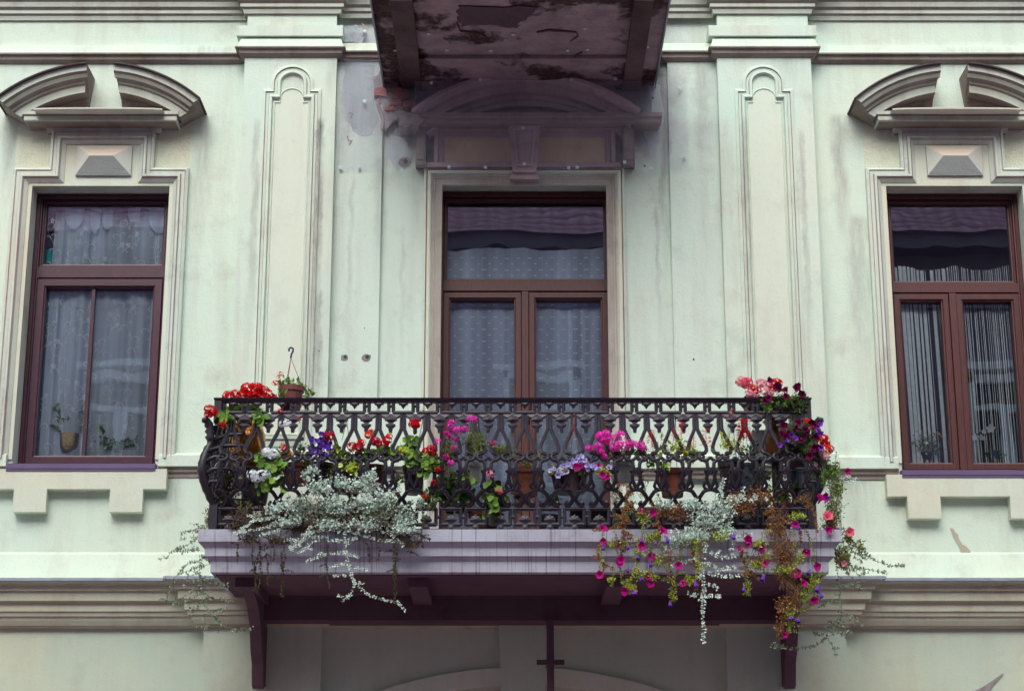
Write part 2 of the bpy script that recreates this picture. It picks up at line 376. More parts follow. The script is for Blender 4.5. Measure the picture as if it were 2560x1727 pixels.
b = MB(); wall_cells(b, -12, PLx[0]+.05, 3.95, 12.5, [OPL]); b.build('wall', M['wall'], house); b = MB(); wall_cells(b, PRx[1]-.05, 12, 3.95, 12.5, [OPR])
b.build('wall', M['wall'], house)
b = MB(); wall_cells(b, PLx[0]+.05, PRx[1]-.05, 3.95, 12.5, [OPD])
b.build('wall', M['sooty'], house)
# reveals of the three openings
for op, mt in ((OPL, 'trim'), (OPR, 'trim'), (OPD, 'trim')):
    x0, x1, z0, z1 = op; b = MB(); D = .36
    b.quad((x0,0,z0),(x0,D,z0),(x0,D,z1),(x0,0,z1)); b.quad((x1,0,z0),(x1,0,z1),(x1,D,z1),(x1,D,z0))
    b.quad((x0,0,z1),(x0,D,z1),(x1,D,z1),(x1,0,z1)); b.quad((x0,0,z0),(x1,0,z0),(x1,D,z0),(x0,D,z0))
    b.build('window_reveal', M[mt], house)
    # the room behind
    b = MB(); X0, X1, Z0, Z1, Yb = x0-.5, x1+.5, z0-.5, z1+.35, 3.2
    if op is OPD: Z0 = 4.2
    b.quad((X0,D,Z0),(X0,Yb,Z0),(X0,Yb,Z1),(X0,D,Z1)); b.quad((X1,D,Z0),(X1,D,Z1),(X1,Yb,Z1),(X1,Yb,Z0))
    b.quad((X0,D,Z1),(X0,Yb,Z1),(X1,Yb,Z1),(X1,D,Z1)); b.quad((X0,D,Z0),(X1,D,Z0),(X1,Yb,Z0),(X0,Yb,Z0))
    b.quad((X0,Yb,Z0),(X1,Yb,Z0),(X1,Yb,Z1),(X0,Yb,Z1))
    wall_cells(b, X0, X1, Z0, Z1, [op], D+.002)
    b.build('room_lining', M['room'], house)
# inner flat strips beside the pilasters
ZP0 = 5.06
for x0, x1 in ((PLx[1]-.01, XU(958, 300)), (XU(1670, 300), PRx[0]+.01)):
    b = MB(); b.box(x0, x1, -.045, .02, 4.9, 8.52); b.build('wall_strip', M['sooty'], house)
# pilasters
def arch_panel_path(cx, hw, z0, zs, step, r, n=14):
    """closed outline: rectangle with stepped shoulders and a round head"""
    p = [(cx-hw, z0), (cx-hw, zs), (cx-r, zs), (cx-r, zs+step)]
    for i in range(1, n): q = math.pi*(1-i/n); p.append((cx+r*math.cos(q), zs+step+r*math.sin(q)*.92))
    p += [(cx+r, zs+step), (cx+r, zs), (cx+hw, zs), (cx+hw, z0)]
    return p[::-1]
for (x0, x1), uc in ((PLx, 730), (PRx, 1910)):
    b = MB(); b.box(x0, x1, -.13, .02, 4.27, 8.6)
    p = b.build('pilaster', M['pil'], house)
    cx = XU(uc, 250, -.13); Zs = ZV(228, -.13)
    prof = [(-.012, .0), (-.012, .018), (.012, .026), (.018, .012), (.038, .012), (.044, .03), (.066, .034), (.075, .0)]
    b = MB(); b.sweep(arch_panel_path(cx, .232, 5.12, Zs, .07, .165), prof, -.128, True, mats=[0,0,1,0,1,0,0])
    b.build('panel_moulding', [M['pil'], M['trimmid']], p)
    b = MB(); b.sweep(arch_panel_path(cx, .150, 5.2, Zs-.10, .03, .105), [(0,0),(0,.008),(.008,.012),(.016,.0)], -.13, True)
    b.prism(arch_panel_path(cx, .148, 5.21, Zs-.10, .03, .103), -.1325, -.129)
    b.build('inner_panel', M['panelcream'], p)
# upper entablature: lower string moulding, and the big cornice
def xy_path(dp):
    a, c = PLx; d, e = PRx
    return [(-12,0),(a,0),(a,-dp),(c,-dp),(c,-.045),(XU(958,300),-.045),(XU(958,300),0),(XU(1670,300),0),(XU(1670,300),-.045),(d,-.045),(d,-dp),(e,-dp),(e,0),(12,0)]
PTH = xy_path(.13)
b = MB(); z1 = ZV(134, -.06); z0 = ZV(157, -.0)
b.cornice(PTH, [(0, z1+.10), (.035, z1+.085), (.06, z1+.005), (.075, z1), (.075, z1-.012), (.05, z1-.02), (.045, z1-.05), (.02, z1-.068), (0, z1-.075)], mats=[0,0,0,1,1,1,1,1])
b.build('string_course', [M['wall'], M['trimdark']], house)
b = MB(); zc = ZV(54)
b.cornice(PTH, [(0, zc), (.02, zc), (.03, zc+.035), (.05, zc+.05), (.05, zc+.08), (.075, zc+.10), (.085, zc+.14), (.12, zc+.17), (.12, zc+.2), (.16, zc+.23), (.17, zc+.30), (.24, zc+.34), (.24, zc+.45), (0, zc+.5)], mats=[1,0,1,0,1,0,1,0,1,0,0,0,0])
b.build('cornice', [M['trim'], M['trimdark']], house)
# frieze of the pilaster heads
for (x0, x1) in (PLx, PRx):
    b = MB(); b.box(x0+.01, x1-.01, -.128, .02, 8.6, zc+.02); b.box(x0-.07, x1+.05, -.185, .0, z1+.105, z1+.20)
    b.build('pilaster_head', M['pil'], house)

# --- window surround with ears, block, segmental broken pediment
def fit_arc(cx, p1, p2, n=22, a0=None, a1=None):
    (x1, z1), (x2, z2) = p1, p2; d1, d2 = x1-cx, x2-cx
    zc = (d2*d2+z2*z2-d1*d1-z1*z1)/(2*(z2-z1)); r = math.hypot(d1, z1-zc); return zc, r
def arc_pts(cx, zc, r, xa, xb, n):
    ta, tb = math.acos((xa-cx)/r), math.acos((xb-cx)/r)
    return [(cx+r*math.cos(ta+(tb-ta)*i/n), zc+r*math.sin(ta+(tb-ta)*i/n)) for i in range(n+1)]
ARCH = [(0, 0), (0, .05), (-.022, .062), (-.03, .052), (-.056, .052), (-.064, .072), (-.082, .072), (-.096, .05), (-.125, .024), (-.13, 0)]
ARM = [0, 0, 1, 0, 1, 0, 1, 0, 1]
def surround(c, op, zb, dz=0):
    X = lambda u: c+(XU(u, 421)-XU(254, 421))
    ze, zn = ZV(425), ZV(330)
    path = [(X(36), zb), (X(36), ze), (X(124), ze), (X(124), zn), (X(384), zn), (X(384), ze), (X(472), ze), (X(472), zb)]
    path = [(2*c-x, z) if False else (x, z) for x, z in path]
    b = MB(); b.sweep(path, ARCH, 0, False, ARM)
    s = b.build('window_surround', [M['trimlight'], M['trimmid']], house)
    for xa_, xb_ in ((X(36), X(124)), (X(384), X(472))):
        b = MB(); b.box(xa_, xb_, -.003, 0, ze, ZV(318)); b.build('rough_field', M['yellowed'], s)
    # flat plaque between the moulding and the opening
    b = MB(); ow = .10
    b.prism([(op[0]-ow, zb), (op[0]-.0, zb), (op[0]-.0, op[3]), (op[1], op[3]), (op[1], zb), (op[1]+ow, zb), (op[1]+ow, ze-.10), (X(372), ze-.10), (X(372), zn-.10), (X(136), zn-.10), (X(136), ze-.10), (op[0]-ow, ze-.10)], -.018, .004)
    b.build('plaque', M['apron'], s)
    # bed mould with flared ends under the pediment
    b = MB(); zt = ZV(303, -.2)
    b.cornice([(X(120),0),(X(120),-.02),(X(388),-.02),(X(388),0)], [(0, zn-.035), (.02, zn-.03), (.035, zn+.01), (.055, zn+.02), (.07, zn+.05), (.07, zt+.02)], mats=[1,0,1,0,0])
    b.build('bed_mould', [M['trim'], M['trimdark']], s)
    # diamond-pointed block
    xa, xb, za, zb2 = X(190), X(328), ZV(443), ZV(369); xm0, xm1, zm = X(227), X(286), ZV(402)
    b = MB(); y0, y1 = -.022, -.075
    b.box(xa, xb, -.042, 0, za, zb2, 1); y0, y1 = -.0425, -.115
    A, B_, Cc, Dd = (xa,y0,za),(xb,y0,za),(xb,y0,zb2),(xa,y0,zb2); E_, F_ = (xm0,y1,zm),(xm1,y1,zm)
    b.quad(A,B_,F_,E_,1); b.quad(Dd,E_,F_,Cc,0); b.add([A,E_,Dd],[(0,1,2)],2); b.add([B_,Cc,F_],[(0,1,2)],2)  # upper facet peach, lower facet greyer, end facets pale
    b.build('diamond_block', [M['peach'], M['stonegrey'], M['stonepale']], s)
    # pediment
    ped = MB(); dF = .34
    xl = lambda u: c+(XU(u, 245, -dF)-XU(257, 245, -dF))
    P1 = (xl(291), ZV(160, -dF)); P2 = (xl(509), ZV(246, -dF)); zc_, r = fit_arc(c, P1, P2)
    prof = [(0, 0), (0, dF-.02), (-.05, dF-.02), (-.062, dF-.05), (-.088, dF-.07), (-.10, dF-.12), (-.118, dF-.12), (-.13, dF-.14), (-.19, dF-.14), (-.195, .09), (-.225, .09), (-.235, .07), (-.26, .06), (-.262, 0)]
    mts = [0, 0, 1, 0, 1, 0, 1, 0, 1, 1, 1, 1, 0]
    for sg in (-1, 1):
        vs, NA = [], 16
        for o, d in prof:
            rr = r+o; dx = P2[0]-c
            # outer end of this ring: where it meets the raking cut that runs down from the tip
            lo, hi = .0, math.pi/2
            for _ in range(40):
                a = (lo+hi)/2; px, pz = rr*math.cos(a), zc_+rr*math.sin(a)
                if pz-P2[1] < .62*(px-dx): lo = a
                else: hi = a
            ta = (lo+hi)/2; tb = math.acos((P1[0]-c+(.0 if o > -.1 else .03))/rr)
            for i in range(NA+1):
                a = ta+(tb-ta)*i/NA; vs.append((c+sg*rr*math.cos(a), -d, zc_+rr*math.sin(a)))
        K = len(prof); fs, ms = [], []
        for q in range(K-1):
            for i in range(NA): fs.append((q*(NA+1)+i, q*(NA+1)+i+1, (q+1)*(NA+1)+i+1, (q+1)*(NA+1)+i)); ms.append(mts[q])
        fs += [tuple(q*(NA+1) for q in range(K)), tuple(q*(NA+1)+NA for q in range(K))]; ms += [1, 1]
        ped.add(vs, fs, ms)
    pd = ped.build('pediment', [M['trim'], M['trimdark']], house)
    b = MB()
    for sg in (-1, 1):
        pts = arc_pts(c, zc_, r, c+sg*(P2[0]-c+.01), c+sg*(P1[0]-c), 16)
        if sg > 0: pts = pts[::-1]
        b.sweep(pts, [(.001, 0), (.001, dF+.015), (.012, dF+.015), (.016, 0)])
    b.build('sheet_capping', M['rust'], pd)
    # horizontal cornice
    zh = ZV(302, -.21); xe = xl(446)-c
    b = MB(); b.cornice([(c-xe+.19, 0), (c-xe+.19, -.001), (c+xe-.19, -.001), (c+xe-.19, 0)],
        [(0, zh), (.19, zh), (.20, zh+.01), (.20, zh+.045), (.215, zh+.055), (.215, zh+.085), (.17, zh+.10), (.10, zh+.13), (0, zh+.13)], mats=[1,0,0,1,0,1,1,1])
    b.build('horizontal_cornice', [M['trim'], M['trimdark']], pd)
    # bowed lead sheet on top of it
    b = MB(); zf = ZV(269, -.36); n = 12; h = xl(418)-c
    for i in range(n):
        t0, t1 = -1+2*i/n, -1+2*(i+1)/n; f = lambda t: (c+h*t, -.28-.08*math.sqrt(max(0, 1-(t*t)*.85)), zf-.012*(1-t*t))
        a0, a1 = f(t0), f(t1)
        b.quad(a0, a1, (a1[0], a1[1], a1[2]+.012), (a0[0], a0[1], a0[2]+.012))
        b.quad((a0[0],a0[1],a0[2]+.012), (a1[0],a1[1],a1[2]+.012), (a1[0],-.0,zf+.05), (a0[0],-.0,zf+.05))
        b.quad(a0, (a0[0],0,zf+.02), (a1[0],0,zf+.02), a1)
    b.build('lead_sheet', M['flash'] if False else M['stonepale'], pd)
surround(LC, OPL, 5.03); surround(RC, OPR, 5.0)
# --- balcony door surround under the upper balcony
b = MB(); X = lambda u, v=440: XU(u, v)
zt, zb = ZV(424), 4.2
path = [(X(1061), zb), (X(1061), zt), (X(1560), zt), (X(1560), zb)]
ARCHD = [(0,0),(0,.05),(-.02,.06),(-.03,.045),(-.05,.045),(-.06,.06),(-.075,.04),(-.09,.04),(-.095,.03),(-.15,.03),(-.152,0)]
b.sweep(path, ARCHD, 0, False, [0,0,1,0,1,0,1,0,1,0])
ds = b.build('door_surround', [M['trimlight'], M['trimmid']], house)
b = MB(); b.sweep([(p[0]+(.03 if i < 2 else -.03), p[1]-(.0 if i in (0,3) else .03)) for i, p in enumerate(path)], [(.0,.062),(-.02,.068),(-.03,.064)], 0, False)
b.build('surround_fillet', M['apron'], ds)
# frieze over the door: side strips, rough panels, keystone
zA, zB = ZV(418), ZV(322)
b = MB(); b.box(X(1085), X(1538), -.02, .0, zA, zB); b.build('frieze_panel', M['ochre'], ds)
b = MB()
b.sweep([(X(1085), zA), (X(1085), zB-.005), (X(1538), zB-.005), (X(1538), zA)], [(.0,.02),(.0,.07),(-.03,.07),(-.04,.045),(-.065,.045),(-.085,.02)])
b.box(X(1063), X(1538)+.05, -.085, 0, zA-.03, zA+.01); b.build('frieze_moulding', M['soottrim'], ds)
for xa, xb in ((X(1040), X(1066)), (X(1555), X(1586))):
    b = MB(); b.box(xa, xb, -.11, 0, zA-.02, zB+.03); b.box(xa+.012, xb-.012, -.118, -.11, zA+.02, zB-.03)
    b.build('frieze_strip', M['trimdark'], ds)
b = MB(); kx = X(1311)
zk0, zk1 = ZV(430, -.13), ZV(310, -.13)
tw, bw = .135, .098
b.prism([(kx-bw, zk0), (kx+bw, zk0), (kx+tw, zk1), (kx-tw, zk1)], -.13, 0)
b.sweep([(kx-bw+.03, zk0+.05), (kx+bw-.03, zk0+.05), (kx+tw-.035, zk1-.05), (kx-tw+.035, zk1-.05)][::1], [(0,0),(0,.02),(.012,.02),(.02,0)], -.13, True)
b.box(kx-bw-.02, kx+bw+.02, -.10, 0, zk0-.05, zk0)
b.build('keystone', M['soottrim'], ds)
# pediment
dF = .24; c = XU(1315, 280, -dF)
P1 = (c+.02, ZV(178, -dF)); P2 = (XU(1602, 273, -dF), ZV(273, -dF)); zc_, r = fit_arc(c, P1, P2)
xr = P2[0]-c
b = MB(); pts = arc_pts(c, zc_, r, c-xr, c+xr, 30)
b.sweep(pts, [(0,0),(0,dF),(-.03,dF),(-.04,dF-.03),(-.07,dF-.05),(-.08,dF-.09),(-.15,dF-.09),(-.155,.09),(-.19,.09),(-.2,.07),(-.235,.06),(-.24,0)], 0)
pd = b.build('pediment', M['soottrim'], house)
b = MB(); zh = ZV(305, -.2)
xa, xb = XU(998, 290, -.2), XU(1650, 290, -.2)
b.cornice([(xa+.18, 0), (xa+.18, -.001), (xb-.18, -.001), (xb-.18, 0)], [(0,zh),(.17,zh),(.18,zh+.01),(.18,zh+.04),(.2,zh+.05),(.2,zh+.085),(.15,zh+.10),(.1,zh+.11),(0,zh+.11)])
b.build('horizontal_cornice', [M['trimdark']], pd)
# broken brickwork at the left of it
rng = random.Random(4)
def rough_patch(name, pts, Y0, Y1, mat, rngs):
    b = MB(); out = []
    for i in range(len(pts)):
        p, q = Vector(pts[i]), Vector(pts[(i+1)%len(pts)])
        for t in (0, .33, .66): out.append((p.lerp(q, t).x+rng.uniform(-1,1)*rngs, p.lerp(q, t).y+rng.uniform(-1,1)*rngs))
    b.prism(out, Y0, Y1); return b.build(name, mat, house)
U2 = lambda u, v, Y=-.05: (W(u,v,Y).x, W(u,v,Y).z)
rough_patch('broken_mortar', [U2(934,190),U2(975,180),U2(1000,215),U2(1040,245),U2(1030,285),U2(985,300),U2(960,330),U2(955,262),U2(938,250)], -.052, 0, M['mortar'], .012)
for (u0, v0, u1, v1, y) in ((937,219,966,240,.075),(972,222,1010,232,.085),(978,233,1022,246,.10),(975,249,1004,262,.085),(1006,252,1038,268,.12),(1010,258,1024,268,.15),(962,265,985,276,.07),(880,111,930,127,.07),(872,129,936,146,.062)):
    a, c2 = W(u0,v0,-y), W(u1,v1,-y); b = MB(); n = 6; j = lambda: rng.uniform(-.006,.006)
    top = [(a.x+(c2.x-a.x)*i/n+j(), a.z+j()) for i in range(n+1)]; bot = [(a.x+(c2.x-a.x)*i/n+j(), c2.z+j()) for i in range(n, -1, -1)]
    b.prism(top+bot, -y, 0); b.build('exposed_brick', M['brick'] if v0 != 129 and v0 != 262 else M['mortar'], house)
rough_patch('broken_cornice_end', [U2(992,280,-.2),U2(1040,287,-.2),U2(1060,300,-.2),U2(1045,320,-.2),U2(1000,318,-.2)], -.215, 0, M['mortar'], .012)

for l in ([(957,165),(949,185),(941,200),(953,228),(945,262),(958,300),(955,326)], [(1041,240),(1032,262),(1040,290),(1052,310),(1046,332),(1051,400)], [(905,60),(914,74),(908,90)]):
    b = MB(); b.tube([W(u, v, -.05) for u, v in l], [.008]+[rng.uniform(.006,.018) for _ in l[1:]], 5, flat=.5); b.build('torn_plaster_edge', M['soottrim'], house)
rough_patch('bare_render_patch', [U2(860,158),U2(905,150),U2(935,165),U2(930,195),U2(944,250),U2(948,300),U2(930,330),U2(905,342),U2(880,325),U2(862,300),U2(858,230)], -.0475, -.04, M['bluegrey'], .014)
rough_patch('bare_render_patch', [U2(858,70),U2(890,62),U2(915,85),U2(905,108),U2(862,104)], -.0475, -.04, M['bluegrey'], .010)
rough_patch('bare_render_patch', [U2(1618,200,0),U2(1650,215,0),U2(1662,270,0),U2(1650,350,0),U2(1625,400,0),U2(1612,330,0),U2(1630,280,0)], -.0025, .0, M['bluegrey'], .012)
rough_patch('bare_render_patch', [U2(975,335,0),U2(1010,345,0),U2(1030,380,0),U2(1025,420,0),U2(990,425,0),U2(968,390,0)], -.0025, .0, M['bluegrey'], .012)
for ln in ([(868,340),(872,352),(880,350),(873,362)], [(872,282),(882,284),(876,296)], [(895,128),(912,140),(906,152)]):
    b = MB(); b.tube([W(u, v, -.049) for u, v in ln], .007, 5, flat=.4); b.build('torn_plaster_edge', M['soottrim'], house)
# --- upper balcony (its front edge is above the picture)
k = NT('damaged_balcony_underside')
sx_ = k.n.new('ShaderNodeSeparateXYZ'); k.l.new(k.co, sx_.inputs[0])
edge = k.smooth(k.math('ABSOLUTE', k.math('ADD', sx_.outputs[0], -.06)), .62, 1.0)
nz = k.math('ADD', k.noise(2.1, 9, .6), k.math('MULTIPLY', edge, .13)); f = k.ramp(nz, (.56, 0), (.615, 1))
pl = k.mix(k.ramp(k.noise(5, 6, .7), (.35, 0), (.7, 1)), (.40,.29,.335), (.22,.155,.185))
br = k.mix(k.ramp(k.noise(22, 6, .7), (.45, 0), (.7, 1)), (.055,.026,.038), (.15,.09,.075))
k.col(k.mix(f, pl, br)); k.bump(k.math('ADD', k.math('MULTIPLY', f, -3), k.noise(30, 5)), .6, .02); M['damaged'] = k.fin(.9, spec=.2)
z8 = 8.262; xa, xb = -1.075, 1.20
b = MB(); b.box(xa, xb, -1.72, .0, z8, z8+.28); ub = b.build('upper_balcony_slab', M['damaged'], house)
for x0, x1 in ((-.93, -.76), (.93, 1.08)): b = MB(); b.box(x0, x1, -1.7, 0, z8-.05, z8-.002); b.build('slab_beam', M['rotten'], ub)
b = MB(); b.box(-.76, .93, -.62, 0, z8-.035, z8-.003); b.build('plaster_step', M['damaged'], ub)
for x, s in ((xa, -1), (xb, 1)):
    b = MB(); b.prism([(x, z8-.03), (x+s*.012, z8-.032), (x+s*.055, z8+.28), (x+s*.04, z8+.28)], -1.74, -.02)
    b.build('metal_side_flashing', M['flash'], ub)
# torn edge of plaster and reinforcing bars
def patch(pts, zlo, zhi, mat, name, par):
    b = MB(); n = len(pts)
    b.add([(x,y,zlo) for x, y in pts]+[(x,y,zhi) for x, y in pts], [tuple(range(n)), tuple(range(2*n-1,n-1,-1))]+[(i,i+n,(i+1)%n+n,(i+1)%n) for i in range(n)])
    return b.build(name, mat, par)
def WZ(u, v, z):     # point of the level z that shows at (u, v)
    p = W(u, v, 0); t = (z-1.6)/(p.z-1.6); return (p.x*t, -15+15*t, z)
def jag(pts, n=5, a=.02):
    out = []
    for i in range(len(pts)):
        p, q = Vector(pts[i][:2]), Vector(pts[(i+1)%len(pts)][:2])
        for s in range(n): m = p.lerp(q, s/n); out.append((m.x+rng.uniform(-a,a), m.y+rng.uniform(-a,a)))
    return out
sp = [(1150,22),(1340,20),(1330,40),(1300,62),(1290,74),(1230,66),(1160,68),(1142,52)]
patch(jag([WZ(u,v,z8-.02) for u, v in sp]), z8-.012, z8-.001, M['soffit'], 'plaster_spall', ub)
for line in ([(1142,56),(1150,76),(1185,80),(1215,90),(1205,104)], [(1342,80),(1375,74),(1440,80),(1445,90),(1425,105)], [(1395,150),(1430,143),(1455,130)]):
    b = MB(); b.tube([WZ(u, v, z8-.004) for u, v in line], [.012,.018,.012,.014,.004][:len(line)], 5, flat=.4); b.build('crack', M['soffit'], ub)
# netting with zinc fixings
k = NT('fine_debris_netting'); n = k.n
spx = n.new('ShaderNodeSeparateXYZ'); k.l.new(k.co, spx.inputs[0])
def grid(o): return k.math('LESS_THAN', k.math('FRACT', k.math('MULTIPLY', o, 118.0)), .085)
g = k.math('MAXIMUM', grid(spx.outputs[0]), k.math('MAXIMUM', grid(spx.outputs[1]), grid(spx.outputs[2])))
g2 = k.math('MAXIMUM', grid(spx.outputs[0]), grid(spx.outputs[2]))
d = n.new('ShaderNodeBsdfDiffuse'); d.inputs['Color'].default_value = (.50,.50,.62,1); t = n.new('ShaderNodeBsdfTransparent')
m = n.new('ShaderNodeMixShader'); k.l.new(g2, m.inputs[0]); k.l.new(t.outputs[0], m.inputs[1]); k.l.new(d.outputs[0], m.inputs[2]); k.l.new(m.outputs[0], k.out.inputs[0]); n.remove(k.b)
M['net'] = k.mat
net = thing('debris_netting', 'fine grey mesh netting pinned over the crumbling wall and pediment beneath the upper balcony', 'netting', (0,-.1,8))
zb_ = ZV(428, -.06)
def sheet(name, pts, mat, nx=20):
    """pts: rows of (y, z) down the sheet; slight sag"""
    x0, x1, rows = pts; b = MB()
    for i in range(len(rows)-1):
        (ya, za), (yb, zb2) = rows[i], rows[i+1]
        for j in range(nx):
            a0 = x0+(x1-x0)*j/nx; a1 = x0+(x1-x0)*(j+1)/nx; s = lambda x: .006*math.sin(x*9+i)
            b.quad((a0,ya+s(a0),za),(a1,ya+s(a1),za),(a1,yb+s(a1),zb2),(a0,yb+s(a0),zb2))
    return b.build(name, mat, net)
sheet('net_sheet', (XU(849,300), XU(958,300), [(-.075, 8.75), (-.08, 8.3), (-.062, zb_)]), M['net'], 6)
sheet('net_sheet', (XU(958,300), XU(1040,300), [(-.10, 8.2), (-.24, 7.95), (-.13, zb_)]), M['net'], 6)
sheet('net_sheet', (XU(1040,300), XU(1600,300), [(-.275, z8-.08), (-.29, 7.93), (-.25, 7.80), (-.145, zb_)]), M['net'], 20)
sheet('net_sheet', (XU(1600,300), XU(1672,300), [(-.10, 8.3), (-.27, 7.9), (-.13, zb_)]), M['net'], 4)
sheet('net_sheet', (XU(1672,300), XU(1716,300), [(-.07, 8.3), (-.06, zb_)]), M['net'], 3)
def disc(p, ax):
    b = MB(); r = .0155
    for rr, h in ((r, .004), (r*.4, .009)):
        if ax == 'y':
            vs = [(p[0]+rr*math.cos(q), p[1]-h, p[2]+rr*math.sin(q)) for q in [2*math.pi*i/10 for i in range(10)]]
            b.add(vs+[(v[0], p[1]+.0, v[2]) for v in vs], [tuple(range(10))]+[(i,i+10,(i+1)%10+10,(i+1)%10) for i in range(10)])
        else:
            vs = [(p[0]+rr*math.cos(q), p[1]+rr*math.sin(q), p[2]-h) for q in [2*math.pi*i/10 for i in range(10)]]
            b.add(vs+[(v[0], v[1], p[2]) for v in vs], [tuple(range(10))[::-1]]+[(i,i+10,(i+1)%10+10,(i+1)%10) for i in range(10)])
    b.build('fixing_washer', M['disc'], net)
cr = lambda x, y: (800+x/2.583, y/2.583)
for (x, y), Y in (((290,203),-.083),((288,655),-.085),((133,1083),-.072),((251,1077),-.072),((530,1100),-.15),((834,1080),-.16),((1068,1082),-.16),((1312,828),-.27),((1320,1058),-.17),((1605,1085),-.16),((1660,1083),-.16),((1966,1048),-.16),((2140,1090),-.14),((1037,516),-.29),((1624,516),-.29),((720,537),-.29),((1908,510),-.29),((2323,568),-.08),((2354,1012),-.07)):
    disc(W(*cr(x, y), Y), 'y')
for x, y in ((703,220),(1248,225),(1710,187),(2115,305),(820,325),(1103,330),(1600,328),(1728,322),(487,328)):
    disc(WZ(*cr(x, y), z8-.012), 'z')

# ================================================================ WINDOWS AND DOOR
YG = .24
def bars(b, rects, y0, y1):
    for x0, x1, z0, z1 in rects: b.box(x0, x1, y0, y1, z0, z1)
def sash(b, x0, x1, z0, z1, wd, y0, y1):
    """mitred frame with a small inner bevel"""
    P = [(x0,z0),(x1,z0),(x1,z1),(x0,z1)]
    b.sweep(P, [(0,0),(0,y1-y0-.006),(.006,y1-y0),(wd-.014,y1-y0),(wd-.008,y1-y0-.014),(wd,y1-y0-.016),(wd,0)], y1, True)
def window(name, op, zt0, zt1, mull, fm, label=None, thin=False, sillz=None, low=None):
    x0, x1, z0, z1 = op; z0 = low if low is not None else z0
    b = MB(); sash(b, x0+.001, x1-.001, z0, z1-.001, .045, .16, .30)
    b.box(x0+.045, x1-.045, .175, .29, zt0, zt1)
    fr = b.build('window_frame', M[fm], house)
    b = MB(); sash(b, x0+.047, x1-.047, zt1+.001, z1-.047, .03, .195, .27); b.build('top_light_sash', M[fm], fr)
    zs = zt0-.012
    if thin:
        b = MB(); sash(b, x0+.05, x1-.05, z0+.045, zs, .075, .168, .27); xm = mull
        b.box(xm-.014, xm+.014, .20, .25, z0+.115, zs-.07); b.build('lower_sash', M[fm], fr)
    else:
        for a0, a1 in ((x0+.046, mull-.028), (mull+.028, x1-.046)):
            b = MB(); sash(b, a0, a1, z0+.045, zs, .062, .172, .27); b.build('lower_sash', M[fm], fr)
        b = MB(); b.box(mull-.027, mull+.027, .155, .27, z0+.045, zs); b.build('mullion', M[fm], fr)
    b = MB(); b.quad((x0+.03,YG,zt1),(x1-.03,YG,zt1),(x1-.03,YG,z1-.03),(x0+.03,YG,z1-.03)); b.build('pane', M['glass'], fr)
    cuts = [x0+.06, mull, x1-.06]
    for i in range(2):
        b = MB(); b.quad((cuts[i],YG,z0+.06),(cuts[i+1],YG,z0+.06),(cuts[i+1],YG,zs-.02),(cuts[i],YG,zs-.02)); b.build('pane', M['glass'], fr)
    return fr
zz = lambda v: ZV(v, .18)
fL = window('w', OPL, zz(694), zz(667), LC-.055, 'frameL', thin=True)
fR = window('w', OPR, zz(731), zz(709), RC-.03, 'frameW')
fD = window('w', OPD, zz(727), zz(703), DC-.0, 'frameW')
for (op, fr, vs) in ((OPL, fL, 1158), (OPR, fR, 1174)):
    b = MB(); zs = ZV(vs, -.10); x0, x1 = op[0]-.02, op[1]+.02
    b.prism([(x0, zs-.042), (x1, zs-.042), (x1, zs-.002), (x0, zs-.002)], -.105, -.10)
    b.quad((x0,-.103,zs),(x1,-.103,zs),(x1,.16,op[2]+.012),(x0,.16,op[2]+.012)); b.quad((x0,-.103,zs),(x0,.16,op[2]+.012),(x0,.16,op[2]-.03),(x0,-.103,zs-.03)); b.quad((x1,-.103,zs),(x1,-.103,zs-.03),(x1,.16,op[2]-.03),(x1,.16,op[2]+.012))
    b.box(x0, x1, -.10, 0, zs-.06, zs-.03)
    b.build('window_sill', M['sill'], fr)
b = MB(); b.box(OPD[0], OPD[1], -.02, .2, 4.2, 4.245); b.build('threshold', M['sill'], fD)

# ================================================================ LOWER ZONE OF THE FACADE
def apron(cx, zt, z1, zt2, xt, uL):
    b = MB(); hw = .69
    P = [(cx-hw, zt), (cx-hw, z1), (cx-xt-.13, z1), (cx-xt-.13, zt2), (cx-xt+.13, zt2), (cx-xt+.13, z1), (cx+xt-.13, z1), (cx+xt-.13, zt2), (cx+xt+.13, zt2), (cx+xt+.13, z1), (cx+hw, z1), (cx+hw, zt)]
    b.prism(P, -.092, .0); b.build('apron_block', M['apron'], house)
apron(-3.425, ZV(1172, -.09), ZV(1222, -.09), ZV(1279, -.09), .38, 0)
apron(3.655, ZV(1186, -.09), ZV(1240, -.09), ZV(1295, -.09), .405, 0)
SILLC = [(0,5.085),(.055,5.06),(.06,5.055),(.06,4.965),(.05,4.955),(.035,4.95),(.03,4.925),(.012,4.915),(.01,4.885),(0,4.88)]
SM = [0,0,0,1,1,1,1,1,1]
def band(path, dz=0):
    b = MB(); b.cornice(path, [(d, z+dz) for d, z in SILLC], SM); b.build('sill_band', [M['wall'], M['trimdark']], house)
band([(OPL[1]+.035, 0), (PLx[0],0), (PLx[0],-.13), (PLx[1],-.13), (PLx[1],-.045), (XU(958,300),-.045), (XU(958,300),0), (XU(1058,440),0)])
band([(XU(1562,440),0), (XU(1670,300),0), (XU(1670,300),-.045), (PRx[0],-.045), (PRx[0],-.13), (PRx[1],-.13), (PRx[1],0), (OPR[0]-.035,0)], -.02)
band([(-12,0),(OPL[0]-.035,0)]); band([(OPR[1]+.035,0),(12,0)], -.02)
